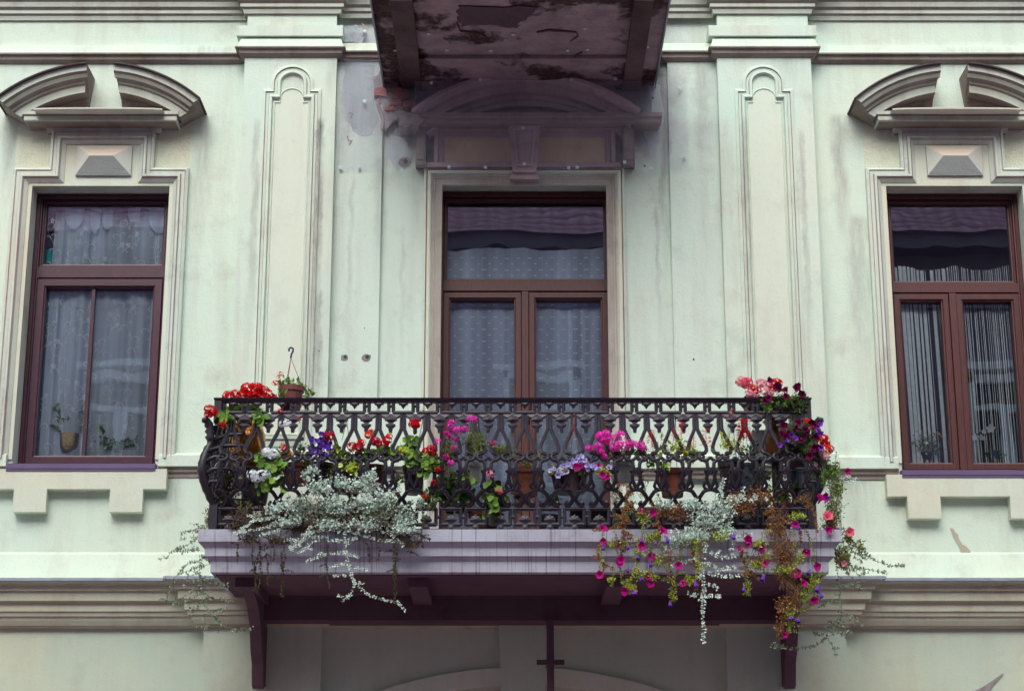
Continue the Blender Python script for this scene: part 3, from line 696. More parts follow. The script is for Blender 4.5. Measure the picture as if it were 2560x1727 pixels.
# the plinth slope and big cornice between the floors
GL = (XU(512,1620), XU(806,1620)); GR = (XU(1816,1650), XU(2112,1650))
gp = [(-12,0),(GL[0],0),(GL[0],-.09),(GL[1],-.09),(GL[1],0),(GR[0],0),(GR[0],-.09),(GR[1],-.09),(GR[1],0),(12,0)]
b = MB(); b.cornice([(-12,0),(12,0)], [(0,4.285),(.02,4.27),(.03,4.262),(.10,4.06),(.27,4.035),(.27,4.0),(0,4.0)]); b.build('weathering', M['wall'], house)
COR = [(0,4.03),(.25,4.022),(.25,3.992),(.215,3.985),(.21,3.95),(.185,3.94),(.18,3.875),(.16,3.865),(.14,3.855),(.135,3.80),(.12,3.79),(.11,3.765),(.095,3.76),(.085,3.735),(.06,3.70),(.045,3.688),(0,3.68)]
b = MB(); b.cornice(gp, COR, mats=[0,0,1,0,1,0,1,1,0,1,0,1,0,0,1,1]); b.build('cornice', [M['groundcorn'], M['corngrimeshade']], house)
b = MB(); b.cornice(gp, [(.268,4.04),(.285,4.032),(.285,4.012),(.26,4.012)]); b.build('metal_flashing', M['flash'], house)
# ground floor wall with the shallow arch of the shop front
ax = XU(1305, 1700); zi, zo = ZV(1712), ZV(1668); rI = 3.3
def arch_z(x, zap, r): return zap-(r-math.sqrt(max(r*r-(x-ax)**2, 0)))
b = MB(); wall_cells(b, -12, GL[1]-.02, -.1, 3.95, []); wall_cells(b, GR[0]+.02, 12, -.1, 3.95, [])
n = 24; xw = 1.30; xs_ = [ax-xw+2*xw*i/n for i in range(n+1)]
wall_cells(b, GL[1]-.02, ax-xw, -.1, 3.95, []); wall_cells(b, ax+xw, GR[0]+.02, -.1, 3.95, [])
for i in range(n):
    p, q = xs_[i], xs_[i+1]; b.quad((p,0,arch_z(p,zi,rI)),(q,0,arch_z(q,zi,rI)),(q,0,3.95),(p,0,3.95)); b.quad((p,0,arch_z(p,zi,rI)),(p,.35,arch_z(p,zi,rI)),(q,.35,arch_z(q,zi,rI)),(q,0,arch_z(q,zi,rI)))
b.quad((ax-xw,0,-.1),(ax-xw,.35,-.1),(ax-xw,.35,3.1),(ax-xw,0,3.1)); b.quad((ax+xw,0,-.1),(ax+xw,0,3.1),(ax+xw,.35,3.1),(ax+xw,.35,-.1))
b.build('wall', M['ground'], house)
b = MB(); pts = [(x, arch_z(x, zo, rI+.13)) for x in xs_]
b.sweep(pts, [(0,0),(0,.03),(-.13,.03),(-.135,0)]); b.build('arch_band', M['apron'], house)
b = MB(); b.prism([(XU(1254,1727), 3.1), (XU(1362,1727), 3.1), (XU(1364,1568), 3.70), (XU(1247,1568), 3.70)], -.075, 0); b.build('keystone', M['ground'], house)
b = MB(); b.box(ax-xw, ax+xw, .34, .36, 0, 3.4); bars(b, [(ax-xw+.02, ax-xw+.12, .1, 3.1), (ax-.05, ax+.05, .1, 3.3), (ax+xw-.12, ax+xw-.02, .1, 3.1), (ax-xw+.12, ax+xw-.12, 2.3, 2.4)], .28, .34)
b.build('shop_front', M['frameW'], house)
for g in (GL, GR):
    b = MB(); b.box(g[0], g[1], -.09, 0, -.1, 3.7); b.build('ground_pilaster', M['ground'], house)
# ================================================================ LOWER BALCONY
SX = (-2.247, 2.356); SD = 1.40
def steps(in_):   # stepped fascia, swept round three sides
    a, c2 = SX; return [(a, 0), (a, -SD), (c2, -SD), (c2, 0)]
b = MB()
b.cornice(steps(0), [(0,4.199),(0,4.112),(-.012,4.105),(-.045,4.072),(-.045,4.015),(-.057,4.008),(-.085,3.98),(-.085,3.905),(-.10,3.895),(-.30,3.895),(-.31,3.93),(-.4,3.935)])
b.box(SX[0]+.001, SX[1]-.001, -SD+.001, 0, 4.16, 4.20)
b.box(SX[0]+.35, SX[1]-.35, -SD+.35, 0, 3.93, 4.14)
sl = b.build('lower_balcony_slab', M['slab'], house)
b = MB(); zf = 3.93
b.box(SX[0]+.12, SX[1]-.12, -SD+.12, -.0, 3.888, 3.896); 
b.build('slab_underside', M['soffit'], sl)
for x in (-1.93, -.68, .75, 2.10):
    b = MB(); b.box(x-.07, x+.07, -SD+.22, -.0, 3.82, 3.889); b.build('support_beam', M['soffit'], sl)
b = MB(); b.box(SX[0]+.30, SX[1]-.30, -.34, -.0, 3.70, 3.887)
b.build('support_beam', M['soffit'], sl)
for x in (-1.935, 2.115):
    b = MB(); pr = [(-.0,3.885),(-.98,3.885),(-1.0,3.82),(-.86,3.80),(-.66,3.74),(-.50,3.63),(-.42,3.50),(-.38,3.44),(-.34,3.42),(-.30,3.38),(-.27,3.28),(-.25,3.22),(-.19,3.20),(-.13,3.235),(-.11,3.22),(0,3.22)]
    n = len(pr); hw = .042
    b.add([(x-hw,y,z) for y, z in pr]+[(x+hw,y,z) for y, z in pr], [tuple(range(n)), tuple(range(2*n-1,n-1,-1))]+[(i,(i+1)%n,(i+1)%n+n,i+n) for i in range(n)])
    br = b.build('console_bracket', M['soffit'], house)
    b = MB(); b.box(x-.06, x+.06, -.115, 0, 3.195, 3.225); b.build('bracket_foot', M['trim'], br)
# lamp bracket hanging before the wall under the balcony
rb = thing('hanging_rod', 'dark iron rod with a short crossbar hanging in front of the keystone under the balcony', 'rod', (XU(1376,1600,-.35),-.35,3.2))
xr_ = rb.location.x
b = MB(); b.tube([(xr_,-.35,3.70),(xr_,-.35,2.2)], .027, 8); b.build('pole', M['soffit'], rb)
b = MB(); b.box(xr_-.105, xr_+.105, -.38, -.32, ZV(1660,-.35), ZV(1649,-.35)); b.build('crossbar', M['soffit'], rb)
# small wear marks on the walls: bolt holes and chipped plaster
def chip(u, v, r, Y, mat, name, sx=1.0, sl=0, n=10):
    p = W(u, v, Y); b = MB()
    b.prism([(p.x+r*sx*math.cos(q)*rng.uniform(.8,1.15)+sl*math.sin(q)*r, p.z+r*math.sin(q)*rng.uniform(.85,1.1)) for q in [2*math.pi*i/n for i in range(n)]], Y-.0035, Y+.001)
    b.build(name, mat, house)
for u, v, r, Y in ((798,877,.008,-.13),(863,892,.018,-.045),(918,892,.022,-.045),(911,820,.006,-.045),(1734,898,.011,-.045),(2189,627,.006,-.002),(61,198,.007,-.002),(2134,1577,.008,-.002),(1632,246,.014,-.002),(1014,404,.03,-.002),(1612,415,.012,-.002)):
    if r > .015: chip(u-2, v+2, r*1.5, Y, M['mortar'], 'chipped_plaster', 1.2)
    chip(u, v, r*.7, Y-.003, M['iron'], 'bolt_hole')
def scar(pts, Y, mat, name):
    b = MB(); b.prism([(W(u,v,Y).x, W(u,v,Y).z) for u, v in pts], Y-.004, Y+.001); b.build(name, mat, house)
cr5 = lambda l: [(2060+x/2.672, 1140+y/2.672) for x, y in l]
scar(cr5([(842,478),(862,482),(880,512),(895,520),(900,550),(925,590),(950,602),(975,630),(987,665),(980,688),(960,692),(930,670),(915,645),(905,610),(880,570),(860,530)]), -.002, M['scar'], 'plaster_scar')
scar(cr5([(1000,1568),(1060,1540),(1120,1500),(1150,1480),(1200,1445),(1190,1470),(1150,1510),(1125,1540),(1110,1575)]), -.002, M['mortar'], 'plaster_scar')
b = MB(); l = [(1315,850),(1310,890),(1322,920),(1320,960),(1300,985),(1280,1000),(1275,1045),(1290,1085)]
b.tube([W(1700+x/2.613, y/2.613, -.001) for x, y in l], .0025, 4, flat=.5); b.build('hairline_crack', M['trimdark'], house)

# ================================================================ THE HOUSE ACROSS THE STREET (seen in the panes)
opp = thing('opposite_house', 'house across the street behind the camera, with blue-white windows and a tiled roof', 'building', (0,-17.4,0))
M['oppwall'] = plaster('opposite_plaster', (.27,.25,.38), (.24,.22,.32), (.10,.07,.12), .4, .4)
k = NT('clay_roof_tiles'); wv = k.n.new('ShaderNodeTexWave'); wv.wave_type = 'BANDS'; wv.bands_direction = 'X'; wv.inputs['Scale'].default_value = 1.3; wv.inputs['Distortion'].default_value = 2.5; k.l.new(k.co, wv.inputs[0])
wz = k.n.new('ShaderNodeTexWave'); wz.bands_direction = 'Z'; wz.wave_profile = 'SAW'; wz.inputs['Scale'].default_value = 1.9; wz.inputs['Distortion'].default_value = 3.5; wz.inputs['Detail Scale'].default_value = 2.5; k.l.new(k.co, wz.inputs[0])
k.col(k.mix(k.math('MULTIPLY', k.math('MULTIPLY_ADD', wv.outputs['Fac'], .5, .5), wz.outputs['Fac']), (.20,.08,.17), (.62,.44,.66))); M['tiles'] = k.fin(.8)
M['oppframe'] = simple('blue_white_paint', (.75,.88,1.0), .6)
M['oppglass'] = simple('dark_opposite_glass', (.02,.015,.03), .1)
wx = [-6.9, -3.2, .5, 4.55, 8.7]
holes = [(x-.68, x+.68, z, z+2.15) for x in wx for z in (8.55, 4.9)]
b = MB(); wall_cells(b, -22, 22, 0, 13.0, holes, -17.4); b.build('wall', M['oppwall'], opp)
for h in holes:
    b = MB(); x0, x1, z0, z1 = h
    bars(b, [(x0,x0+.13,z0,z1),(x1-.13,x1,z0,z1),(x0,x1,z1-.14,z1),(x0,x1,z0,z0+.12),(x0+.13,x1-.13,z1-.72,z1-.60),((x0+x1)/2-.09,(x0+x1)/2+.09,z0+.12,z1-.72)], -17.5, -17.36)
    b.box(x0-.15, x1+.15, -17.4, -17.25, z1+.05, z1+.17); f_ = b.build('window', M['oppframe'], opp)
    b = MB(); b.quad((x0,-17.52,z0),(x1,-17.52,z0),(x1,-17.52,z1),(x0,-17.52,z1)); b.build('pane', M['oppglass'], f_)
b = MB(); b.box(-22, 22, -17.4, -16.85, 12.85, 13.2); b.box(-22, 22, -17.4, -17.3, 11.9, 12.1); b.box(-22,22,-17.4,-17.3,7.9,8.1); b.build('eaves', M['oppwall'], opp)
b = MB(); b.quad((-22,-16.7,13.12),(22,-16.7,13.12),(22,-21.5,17.3),(-22,-21.5,17.3)); b.build('roof', M['tiles'], opp)
b = MB(); b.box(-22, 22, -21.6, -17.56, 0, 13.0); b.build('building_mass', M['oppwall'], opp)

# ================================================================ CURTAINS
def folds(x, seed, amp):
    return amp*(math.sin(x*27+seed)+.6*math.sin(x*61+seed*2.3)+.4*math.sin(x*13+seed*.7))
def curtain(name, label, x0, x1, z0, z1, Y, mat, amp=.018, seed=1, nx=70, topwave=0, root=None):
    t = root or thing(name, label, 'curtain', ((x0+x1)/2, Y, z1))
    b = MB()
    for i in range(nx):
        a0, a1 = x0+(x1-x0)*i/nx, x0+(x1-x0)*(i+1)/nx
        w0, w1 = (topwave*math.sin(a*7+seed)+topwave*.5*math.sin(a*17) for a in (a0, a1))
        b.quad((a0,Y+folds(a0,seed,amp),z0),(a1,Y+folds(a1,seed,amp),z0),(a1,Y+folds(a1,seed,amp),z1+w1),(a0,Y+folds(a0,seed,amp),z1+w0))
    b.build('cloth', M[mat], t, True); return t
# left window: embroidered sheer with scroll vines, teal drape at its side
x0, x1, z0, z1 = OPL
lc = curtain('lace_curtain', 'sheer white curtain embroidered with scrolling vines and small flowers in the left window', x0+.135, x1+.1, z0-.1, z1-.12, .285, 'sheer', .016, 1.3)
b = MB(); rng = random.Random(11)
def cv(x, z): return (x, .285+folds(x, 1.3, .016)-.006, z)
def ribbon(b, pts, w):
    for i in range(len(pts)-1):
        p, q = Vector((pts[i][0], pts[i][1])), Vector((pts[i+1][0], pts[i+1][1])); d = (q-p)
        if d.length < 1e-6: continue
        nrm = Vector((-d.y, d.x)).normalized()*w/2
        b.quad(cv(*(p-nrm)), cv(*(q-nrm)), cv(*(q+nrm)), cv(*(p+nrm)))
def hook(cx, cz, r, a0, turn, w=.0045):
    ribbon(b, [(cx+r*(1-.5*t)*math.cos(a0+turn*t), cz+r*(1-.5*t)*math.sin(a0+turn*t)) for t in [i/9 for i in range(10)]], w)
for col in range(6):
    X0 = x0+.10+col*.185; ph = rng.uniform(0, 6)
    vine = [(X0+.045*math.sin(z*9+ph)+.008*math.sin(z*31), z) for z in np.arange(z0-.05, z1-.15, .03)]
    ribbon(b, vine, .0028)
    z = z0+rng.uniform(0, .1)
    sd_ = 1
    while z < z1-.2:
        x = X0+.045*math.sin(z*9+ph); sd_ = -sd_
        hook(x+sd_*.038, z, .038, math.pi if sd_ > 0 else 0, sd_*-4.2, .006)
        hook(x-sd_*.022, z+.03, .02, 0 if sd_ > 0 else math.pi, sd_*3.6, .005)
        if rng.random() < .42:
            fx, fz = x+sd_*.045, z+.05
            for q in range(5):
                a = q*2*math.pi/5+ph; ribbon(b, [(fx+.004*math.cos(a), fz+.004*math.sin(a)), (fx+.02*math.cos(a), fz+.02*math.sin(a))], .011)
        z += rng.uniform(.085, .13)
b.build('embroidery', M['lace'], lc)
# scalloped valance strips near the top
b = MB()
for cx, wd, hh in ((x0+.30,.16,.16),(x0+.48,.09,.20),(x0+.58,.09,.17),(x0+.80,.10,.10),(x0+1.02,.19,.2)):
    b.prism([(cx-wd/2, z1-.10)]+[(cx-wd/2+wd*i/8, z1-.12-hh*math.sin(math.pi*(i+.4)/9)**.5) for i in range(9)]+[(cx+wd/2, z1-.10)], .262, .264)
b.build('valance', M['sheer'], lc)
for xx, ww, yy in ((.17,.045,.29),(.23,.10,.30),(.385,.05,.295),(.45,.09,.30),(.80,.035,.29),(.985,.05,.29),(1.07,.03,.30)):
    b = MB(); n_ = 6
    for i in range(n_): b.quad(*[(x0+xx+ww*(i+q)/n_-.02*(zq-z0)/2*0, yy+.01*math.sin(PI*(i+q)/n_*2), zq) for q, zq in ((0,z0-.05),(1,z0-.05),(1,z1-.14),(0,z1-.14))])
    b.build('gathered_fold', M['gather'], lc, True)
dr = curtain('teal_drape', 'teal drape hanging behind the lace at the left edge of the left window', x0+.03, x0+.17, z0-.1, z1-.45, .30, 'teal', .02, 4, 14)
curtain('', '', x0+.28, x0+.33, z0, z1-.5, .34, 'teal', .008, 2, 6, root=dr)
curtain('', '', x0+.36, x0+.56, z0, z1-.35, .36, 'sheer', .02, 5, 20, root=lc)
# door: dotted net in two levels
x0, x1, z0, z1 = OPD
dc = curtain('dotted_curtain', 'sheer net curtain with rows of small white dashes behind the balcony door', x0-.1, x1+.1, z0+.02, z1-.47, .285, 'sheer2', .008, 2.2, 80, .012)
b = MB(); r_ = 0
for z in np.arange(z0+.7, z1-.52, .052):
    r_ += 1
    for x in np.arange(x0+(.05 if r_ % 2 else .0975), x1, .095):
        if r_ % 2: b.quad(*[(x+dx, .277+folds(x,2.2,.008), z+dz) for dx, dz in ((-.013,0),(0,-.0055),(.013,0),(0,.0055))])
        else:
            for s in (-.009, .009): b.quad(*[(x+s+dx, .277+folds(x,2.2,.008), z+dz-abs(0)) for dx, dz in ((-.010,.001),(0,-.0065),(.010,.001),(0,.0065))])
b.build('woven_dots', M['lace'], dc)
b = MB()
for xx, ww in ((x1-.38,.035),(x1-.27,.02),(x1-.19,.012),(x1-.10,.03),(x0+.52,.03)):
    b = MB(); b.box(xx, xx+ww, .30, .304, z0, z1-.7); b.build('gathered_fold', M['gather'], dc)
# right window: string curtain
x0, x1, z0, z1 = OPR; rng = random.Random(3)
stc = thing('string_curtain', 'pale curtain of many vertical strings and narrow gaps in the right window', 'curtain', ((x0+x1)/2, .45, z1-.7))
b = MB(); x = x0
while x < x1+.1:
    left = x < (x0+x1)/2-.03
    w_ = rng.choice([.006,.008,.012,.02,.03] if left else [.005,.006,.008,.010]); top = z1-.62+.02*math.sin(x*14)
    if rng.random() < .93:
        y = .29+.012*math.sin(x*30)+rng.uniform(-.01,.01); dx = -.02*rng.random()
        b.add([(x,y,top),(x+w_,y+.003,top),(x+w_+.012-dx,y+.003,z0-.05),(x+.012-dx,y,z0-.05)], [(0,1,2,3)])
    x += w_+rng.choice([.005,.009,.015] if left else [.006,.009,.012])
b.build('strings', M['string'], stc)

# ================================================================ CAST IRON RAILING
ZB, RH = 4.20, .985
RX = (-2.155, 2.165); RY = -1.325
def belly(z):           # outward bulge of the basket, z above the slab
    pts = [(0,0),(.17,0),(.20,.012),(.26,.05),(.34,.095),(.42,.122),(.50,.118),(.58,.09),(.64,.055),(.70,.028),(.78,.008),(.84,0),(1.2,0)]
    for (a0, b0), (a1, b1) in zip(pts, pts[1:]):
        if a0 <= z <= a1: t = (z-a0)/(a1-a0); return b0+(b1-b0)*t
    return 0
PI = math.pi
def bay_shapes(pitch):
    """all strokes of one bay in (x, z): lyre in the centre, pendant at the right joint. scaled from the photo"""
    s = pitch/258.0
    def T(cx, cy): return ((cx-455)*s, max(0, (1440-cy)/1380*RH*1.0))
    tubes = []; solids = []
    def tb(pts, r): tubes.append(([T(*p) for p in pts], r))
    r1 = .0098
    # upper rectangle
    tb([(350,92),(350,205)], .0105); tb([(560,92),(560,205)], .0105); tb([(345,212),(565,212)], .012)
    solids.append(([T(*p) for p in ((400,95),(408,125),(425,130),(455,172),(485,130),(502,125),(510,95))], .012))
    for sx in (-1, 1):
        f = lambda l: [(455+sx*a, b) for a, b in l]
        tb(f([(12,232),(16,300),(16,390),(36,440),(70,520),(94,590),(96,630),(78,662),(50,668),(34,676)]), .0105)   # lyre leg
        # volute at its foot
        tb(f([(34+22*math.cos(q)+8, 700+22*math.sin(q)) for q in [PI*1.5-PI*2*i/9 for i in range(8)]]), .0075)
        tb(f([(10,722),(40,745),(80,748),(104,738),(118,722),(129,716)]), .009)
        # S arms and lower vase verticals
        tb(f([(70,748),(92,770),(98,820),(90,880),(86,930),(98,970),(120,1005),(129,1008)]), .0105)
        tb(f([(129,1030),(96,1036),(60,1050),(36,1080),(14,1110),(14,1125),(40,1160),(64,1180),(86,1176),(92,1160),(82,1148),(68,1152)]), .0105)
        tb(f([(88,930),(66,975),(58,1000),(72,1022),(96,1030)]), .0085)
        solids.append(([T(455+sx*(68+14*math.cos(q)), 862+14*math.sin(q)) for q in [PI*2*i/8 for i in range(8)]], .016))
        # spandrel between stem and pendant
        solids.append(([T(*p) for p in f([(16,222),(129,222),(129,300),(112,298),(84,284),(60,272),(36,262),(16,262)])][::sx], .010))
    tb([(455+15*math.cos(q), 698+15*math.sin(q)) for q in [2*PI*i/8 for i in range(9)]], .006)
    # pendant at the joint: bell, cup, tip ; as outline
    J = 584
    solids.append(([T(*p) for p in ((J-62,280),(J-66,292),(J-40,304),(J-24,318),(J+24,318),(J+40,304),(J+66,292),(J+62,280),(J+20,255),(J-20,255))], .020))
    solids.append(([T(*p) for p in ((J-50,338),(J-52,352),(J-34,368),(J-22,382),(J-16,428),(J+16,428),(J+22,382),(J+34,368),(J+52,352),(J+50,338),(J+12,328),(J-12,328))], .022))
    tb([(J-10,140),(J-24,140)], .012); tb([(560,140),(608,140)], .0085)
    tb([(J+13*math.cos(q), 855+28*math.sin(q)) for q in [2*PI*i/10 for i in range(11)]], .007)
    # bottom squares and palmette
    tb([(352,1210),(352,1378)], .0105); tb([(558,1210),(558,1378)], .0105); tb([(345,1212),(565,1212)], .011); tb([(345,1372),(565,1372)], .011)
    solids.append(([T(*p) for p in ((398,1340),(392,1322),(408,1308),(412,1290),(436,1288),(455,1266),(474,1288),(498,1290),(502,1308),(518,1322),(512,1340),(480,1352),(478,1372),(432,1372),(430,1352))], .012))
    tb([(560,1295),(608,1295)], .010); solids.append(([T(*p) for p in ((432,1378),(478,1378),(492,1405),(505,1436),(405,1436),(418,1405))], .014))
    return tubes, solids
def make_panel(pitch, name='railing_panel'):
    tubes, solids = bay_shapes(pitch); b = MB()
    for pts, r in tubes:
        P = []
        for i, (x, z) in enumerate(pts):
            P.append((x, -belly(z), z))
            if i < len(pts)-1:
                x2, z2 = pts[i+1]
                if abs(z2-z)+abs(x2-x) > .06: P.append(((x+x2)/2, -belly((z+z2)/2), (z+z2)/2))
        b.tube(P, r*1.45, 6)
    for pts, th in solids:
        n = len(pts); vs = [(x, -belly(z)-th, z) for x, z in pts]+[(x, -belly(z)+th*.4, z) for x, z in pts]
        cx = sum(p[0] for p in pts)/n; cz = sum(p[1] for p in pts)/n
        vs += [(cx, -belly(cz)-th*1.7, cz)]
        b.add(vs, [(i, (i+1)%n, 2*n) for i in range(n)]+[tuple(range(2*n-1,n-1,-1))]+[(i,i+n,(i+1)%n+n,(i+1)%n) for i in range(n)])
    return b
rail = thing('balcony_railing', 'ornate black cast iron balcony railing with bulging lyre and scroll panels', 'railing', (0, RY, ZB))
NB = 24; pitch = (RX[1]-RX[0]-.04)/NB
pb = make_panel(pitch); me_o = pb.build('railing_panel', M['iron'], None, False); first = me_o
for i in range(NB):
    o = first if i == 0 else first.copy()
    if i: C.objects.link(o)
    o.parent = rail; o.location = (RX[0]+.02+pitch*(i+.5), 0, 0)
ns = 7; ps = (-RY-.06)/ns
for side in (-1, 1):
    for i in range(ns):
        o = first.copy(); C.objects.link(o); o.parent = rail
        o.rotation_euler = (0, 0, -side*-1*R(90)*1 if side > 0 else -R(90)); o.scale = (ps/pitch, 1, 1)
        o.location = (RX[0] if side < 0 else RX[1], .04+ps*(i+.5), 0)
hb = MB(); a, c2 = RX
hb.cornice([(a,-.02),(a,RY),(c2,RY),(c2,-.02)], [(-.03,ZB+RH-.03),(.018,ZB+RH-.03),(.03,ZB+RH-.012),(.034,ZB+RH),(-.034,ZB+RH),(-.03,ZB+RH-.03)])
hb.build('handrail', M['iron'], rail)
hb = MB(); hb.cornice([(a,-.02),(a,RY),(c2,RY),(c2,-.02)], [(-.012,ZB+.002),(.016,ZB+.002),(.016,ZB+.016),(-.012,ZB+.016),(-.012,ZB+.002)])
hb.build('bottom_rail', M['iron'], rail)
for s, X0 in ((-1, RX[0]), (1, RX[1])):
    # corner: square foot, swelling basket rib, free scroll tip, and post under the handrail
    dgn = Vector((s*.62, -.62, 0))
    b = MB(); b.box(X0-.03, X0+.03, RY-.03, RY+.03, ZB, ZB+.19); b.build('corner_foot', M['iron'], rail); b = MB(); b.box(X0-.026, X0+.026, RY-.026, RY+.026, ZB+.80, ZB+RH-.02)
    b.build('corner_post', M['iron'], rail)
    b = MB(); pts = []; rs = []
    for z in np.arange(.15, .66, .03):
        o = belly(z)*1.12; pts.append(Vector((X0, RY, ZB+z))+dgn*o); rs.append((.020 if len(pts) % 2 else .026)+.010*math.sin((z-.15)/.51*PI))
    e0 = pts[-1]
    for dx, dz, r in ((.012,.03,.026),(.026,.055,.036),(.016,.075,.026),(.036,.10,.036),(.026,.12,.026),(.048,.145,.034),(.066,.165,.026),(.090,.178,.026),(.118,.172,.022),(.132,.155,.012)):
        pts.append(Vector((X0, RY, 0))+dgn*(.055+dx*.7)+Vector((0,0,e0.z+dz))); rs.append(r)
    b.tube(pts, rs, 8); b.build('corner_scroll', M['iron'], rail, True)
    b = MB()    # leaf flanks that spread from the scroll over both panels
    for k_ in range(5):
        z0_ = .30+.09*k_; ln = .10+.05*(k_ % 2)+.03*k_
        for dirn in (Vector((-s, 0, 0)), Vector((0, 1, 0))):
            P = [Vector((X0,RY,ZB+z0_))+dgn*(belly(z0_)*1.12), Vector((X0,RY,ZB+z0_+.05))+dgn*(belly(z0_+.05)*1.2)+dirn*ln*.5, Vector((X0,RY,ZB+z0_+.055))+dgn*(belly(z0_+.05)*1.0)+dirn*ln, Vector((X0,RY,ZB+z0_+.03))+dgn*(belly(z0_+.03)*.9)+dirn*(ln+.02)]
            b.tube(P, [.022,.018,.012,.007], 6)
    b.build('acanthus_leaf', M['iron'], rail, True)

# ================================================================ PLANTS
G = np.random.default_rng(7)
def unit(v): v = np.asarray(v, float); return v/(np.linalg.norm(v)+1e-9)
def leaf(b, p, d, nrm, L, Wd, fold=.25):
    s = np.cross(d, nrm); n_ = np.linalg.norm(s)
    if n_ < 1e-5: return
    s /= n_; nn = np.cross(s, d)
    m = p+d*L*.45
    b.add([p, m+s*Wd/2+nn*L*fold*.4, p+d*L-nn*L*.12, m-s*Wd/2+nn*L*fold*.4], [(0,1,2),(0,2,3)])
def disc_leaf(b, p, nrm, r):
    a = unit(np.cross(nrm, [.3,.2,.9])); c = np.cross(nrm, a); k = 8; vs = [p-nrm*r*.18]
    for i in range(k):
        q = 2*math.pi*i/k+.39; rr = r*(1 if i else .45)*G.uniform(.88, 1.08); vs.append(p+(a*math.cos(q)+c*math.sin(q))*rr+nrm*r*.12*G.uniform(-1,1))
    b.add(vs, [(0,i+1,(i+1)%k+1) for i in range(k)])
PXM = .00298
def shoots(lb, sb, c, rx, ry, rz, n, per, L, kind='leaf', wd=.55, base=None, up=.3, stem=.0016):
    c = np.array(c); base = np.array(base) if base is not None else c-np.array([0,0,rz*.9])
    for i in range(n):
        v = unit(G.normal(size=3)); v[2] = v[2]+.15; e = c+v*np.array([rx,ry,rz])*G.uniform(.45, 1.0)
        st = base+G.normal(size=3)*np.array([rx*.3, ry*.3, .008]); mid = (st+e)/2+np.array([0,0,.15*rz])+G.normal(size=3)*.008
        if sb is not None and i % 2 == 0: sb.tube([st, mid, e], stem, 3, cap=False)
        for j in range(per):
            t = G.uniform(.35, 1.02); p = (1-t)**2*st+2*t*(1-t)*mid+t*t*e+G.normal(size=3)*L*.35
            d = unit(unit(e-st)*.4+G.normal(size=3)*.8+np.array([0,-.25,up]))
            s = L*G.uniform(.45, 1.45)
            if kind == 'disc': disc_leaf(lb, p, unit(np.array([G.normal()*.5, -.9, G.normal()*.4+.35])), s*.5)
            else: leaf(lb, p, d, unit(G.normal(size=3)+np.array([0,-.8,.6])), s, s*wd)
def strand(lb, sb, pts, L, gap, wd=.7, r=.0018, side=0, jit=.004, dens=1.0):
    """a trailing stem with leaves in pairs; side > 0 adds short side shoots"""
    P = [np.array(p) for p in pts]
    Q = [P[0]]
    for i in range(len(P)-1):
        k = max(2, int(np.linalg.norm(P[i+1]-P[i])/.03))
        for j in range(1, k+1): Q.append(P[i]+(P[i+1]-P[i])*j/k+G.normal(size=3)*jit)
    if sb is not None: sb.tube(Q, r, 3, cap=False)
    for i in range(len(Q)-1):
        seg = Q[i+1]-Q[i]; ln = np.linalg.norm(seg); d0 = unit(seg)
        for j in range(max(1, int(ln/gap))):
            if G.random() > dens: continue
            p = Q[i]+seg*G.random()
            for s in (-1, 1):
                sd_ = unit(np.cross(d0, [0,1,0])+G.normal(size=3)*.5)*s
                d = unit(sd_+d0*.3+np.array([0,-.4,.1])); z = L*G.uniform(.6, 1.25)
                leaf(lb, p, d, unit(np.array([0,-1,.5])+G.normal(size=3)*.6), z, z*wd)
        if side and G.random() < side:
            d = unit(np.array([G.choice([-1,1])*.9, -.25, G.uniform(-.5,.5)])); e = Q[i]+d*G.uniform(.03, .085)
            strand(lb, sb, [Q[i], (Q[i]+e)/2+np.array([0,0,.006]), e], L, gap, wd, r*.7, 0, .002)
def head(root, u, v, Y, rpx, mat, name='flower_head', n=26, el=1.0, P=None):
    """rounded umbel of five-petalled florets"""
    c = np.array(P if P is not None else W(u, v, Y)); R_ = rpx*PXM*1.2; b = MB()
    for i in range(n):
        ph = math.acos(1-2*(i+.5)/n); th = i*2.399963; nv = np.array([math.sin(ph)*math.cos(th), -abs(math.cos(ph)) if G.random() < .6 else math.cos(ph), math.sin(ph)*math.sin(th)])
        nv = unit(nv+G.normal(size=3)*.15); p = c+nv*np.array([R_, R_*.8, R_*.85*el])*G.uniform(.75, 1.05); a = unit(np.cross(nv, [.1,.3,.9])); q_ = np.cross(nv, a); fr = R_*G.uniform(.26, .38)
        for k_ in range(5):
            t = 2*math.pi*k_/5+th; d = a*math.cos(t)+q_*math.sin(t); s = np.cross(nv, d)
            b.add([p, p+d*fr*.7+s*fr*.42+nv*fr*.2, p+d*fr*1.15+nv*fr*.12, p+d*fr*.7-s*fr*.42+nv*fr*.2], [(0,1,2,3)])
    return b.build(name, M[mat], root)
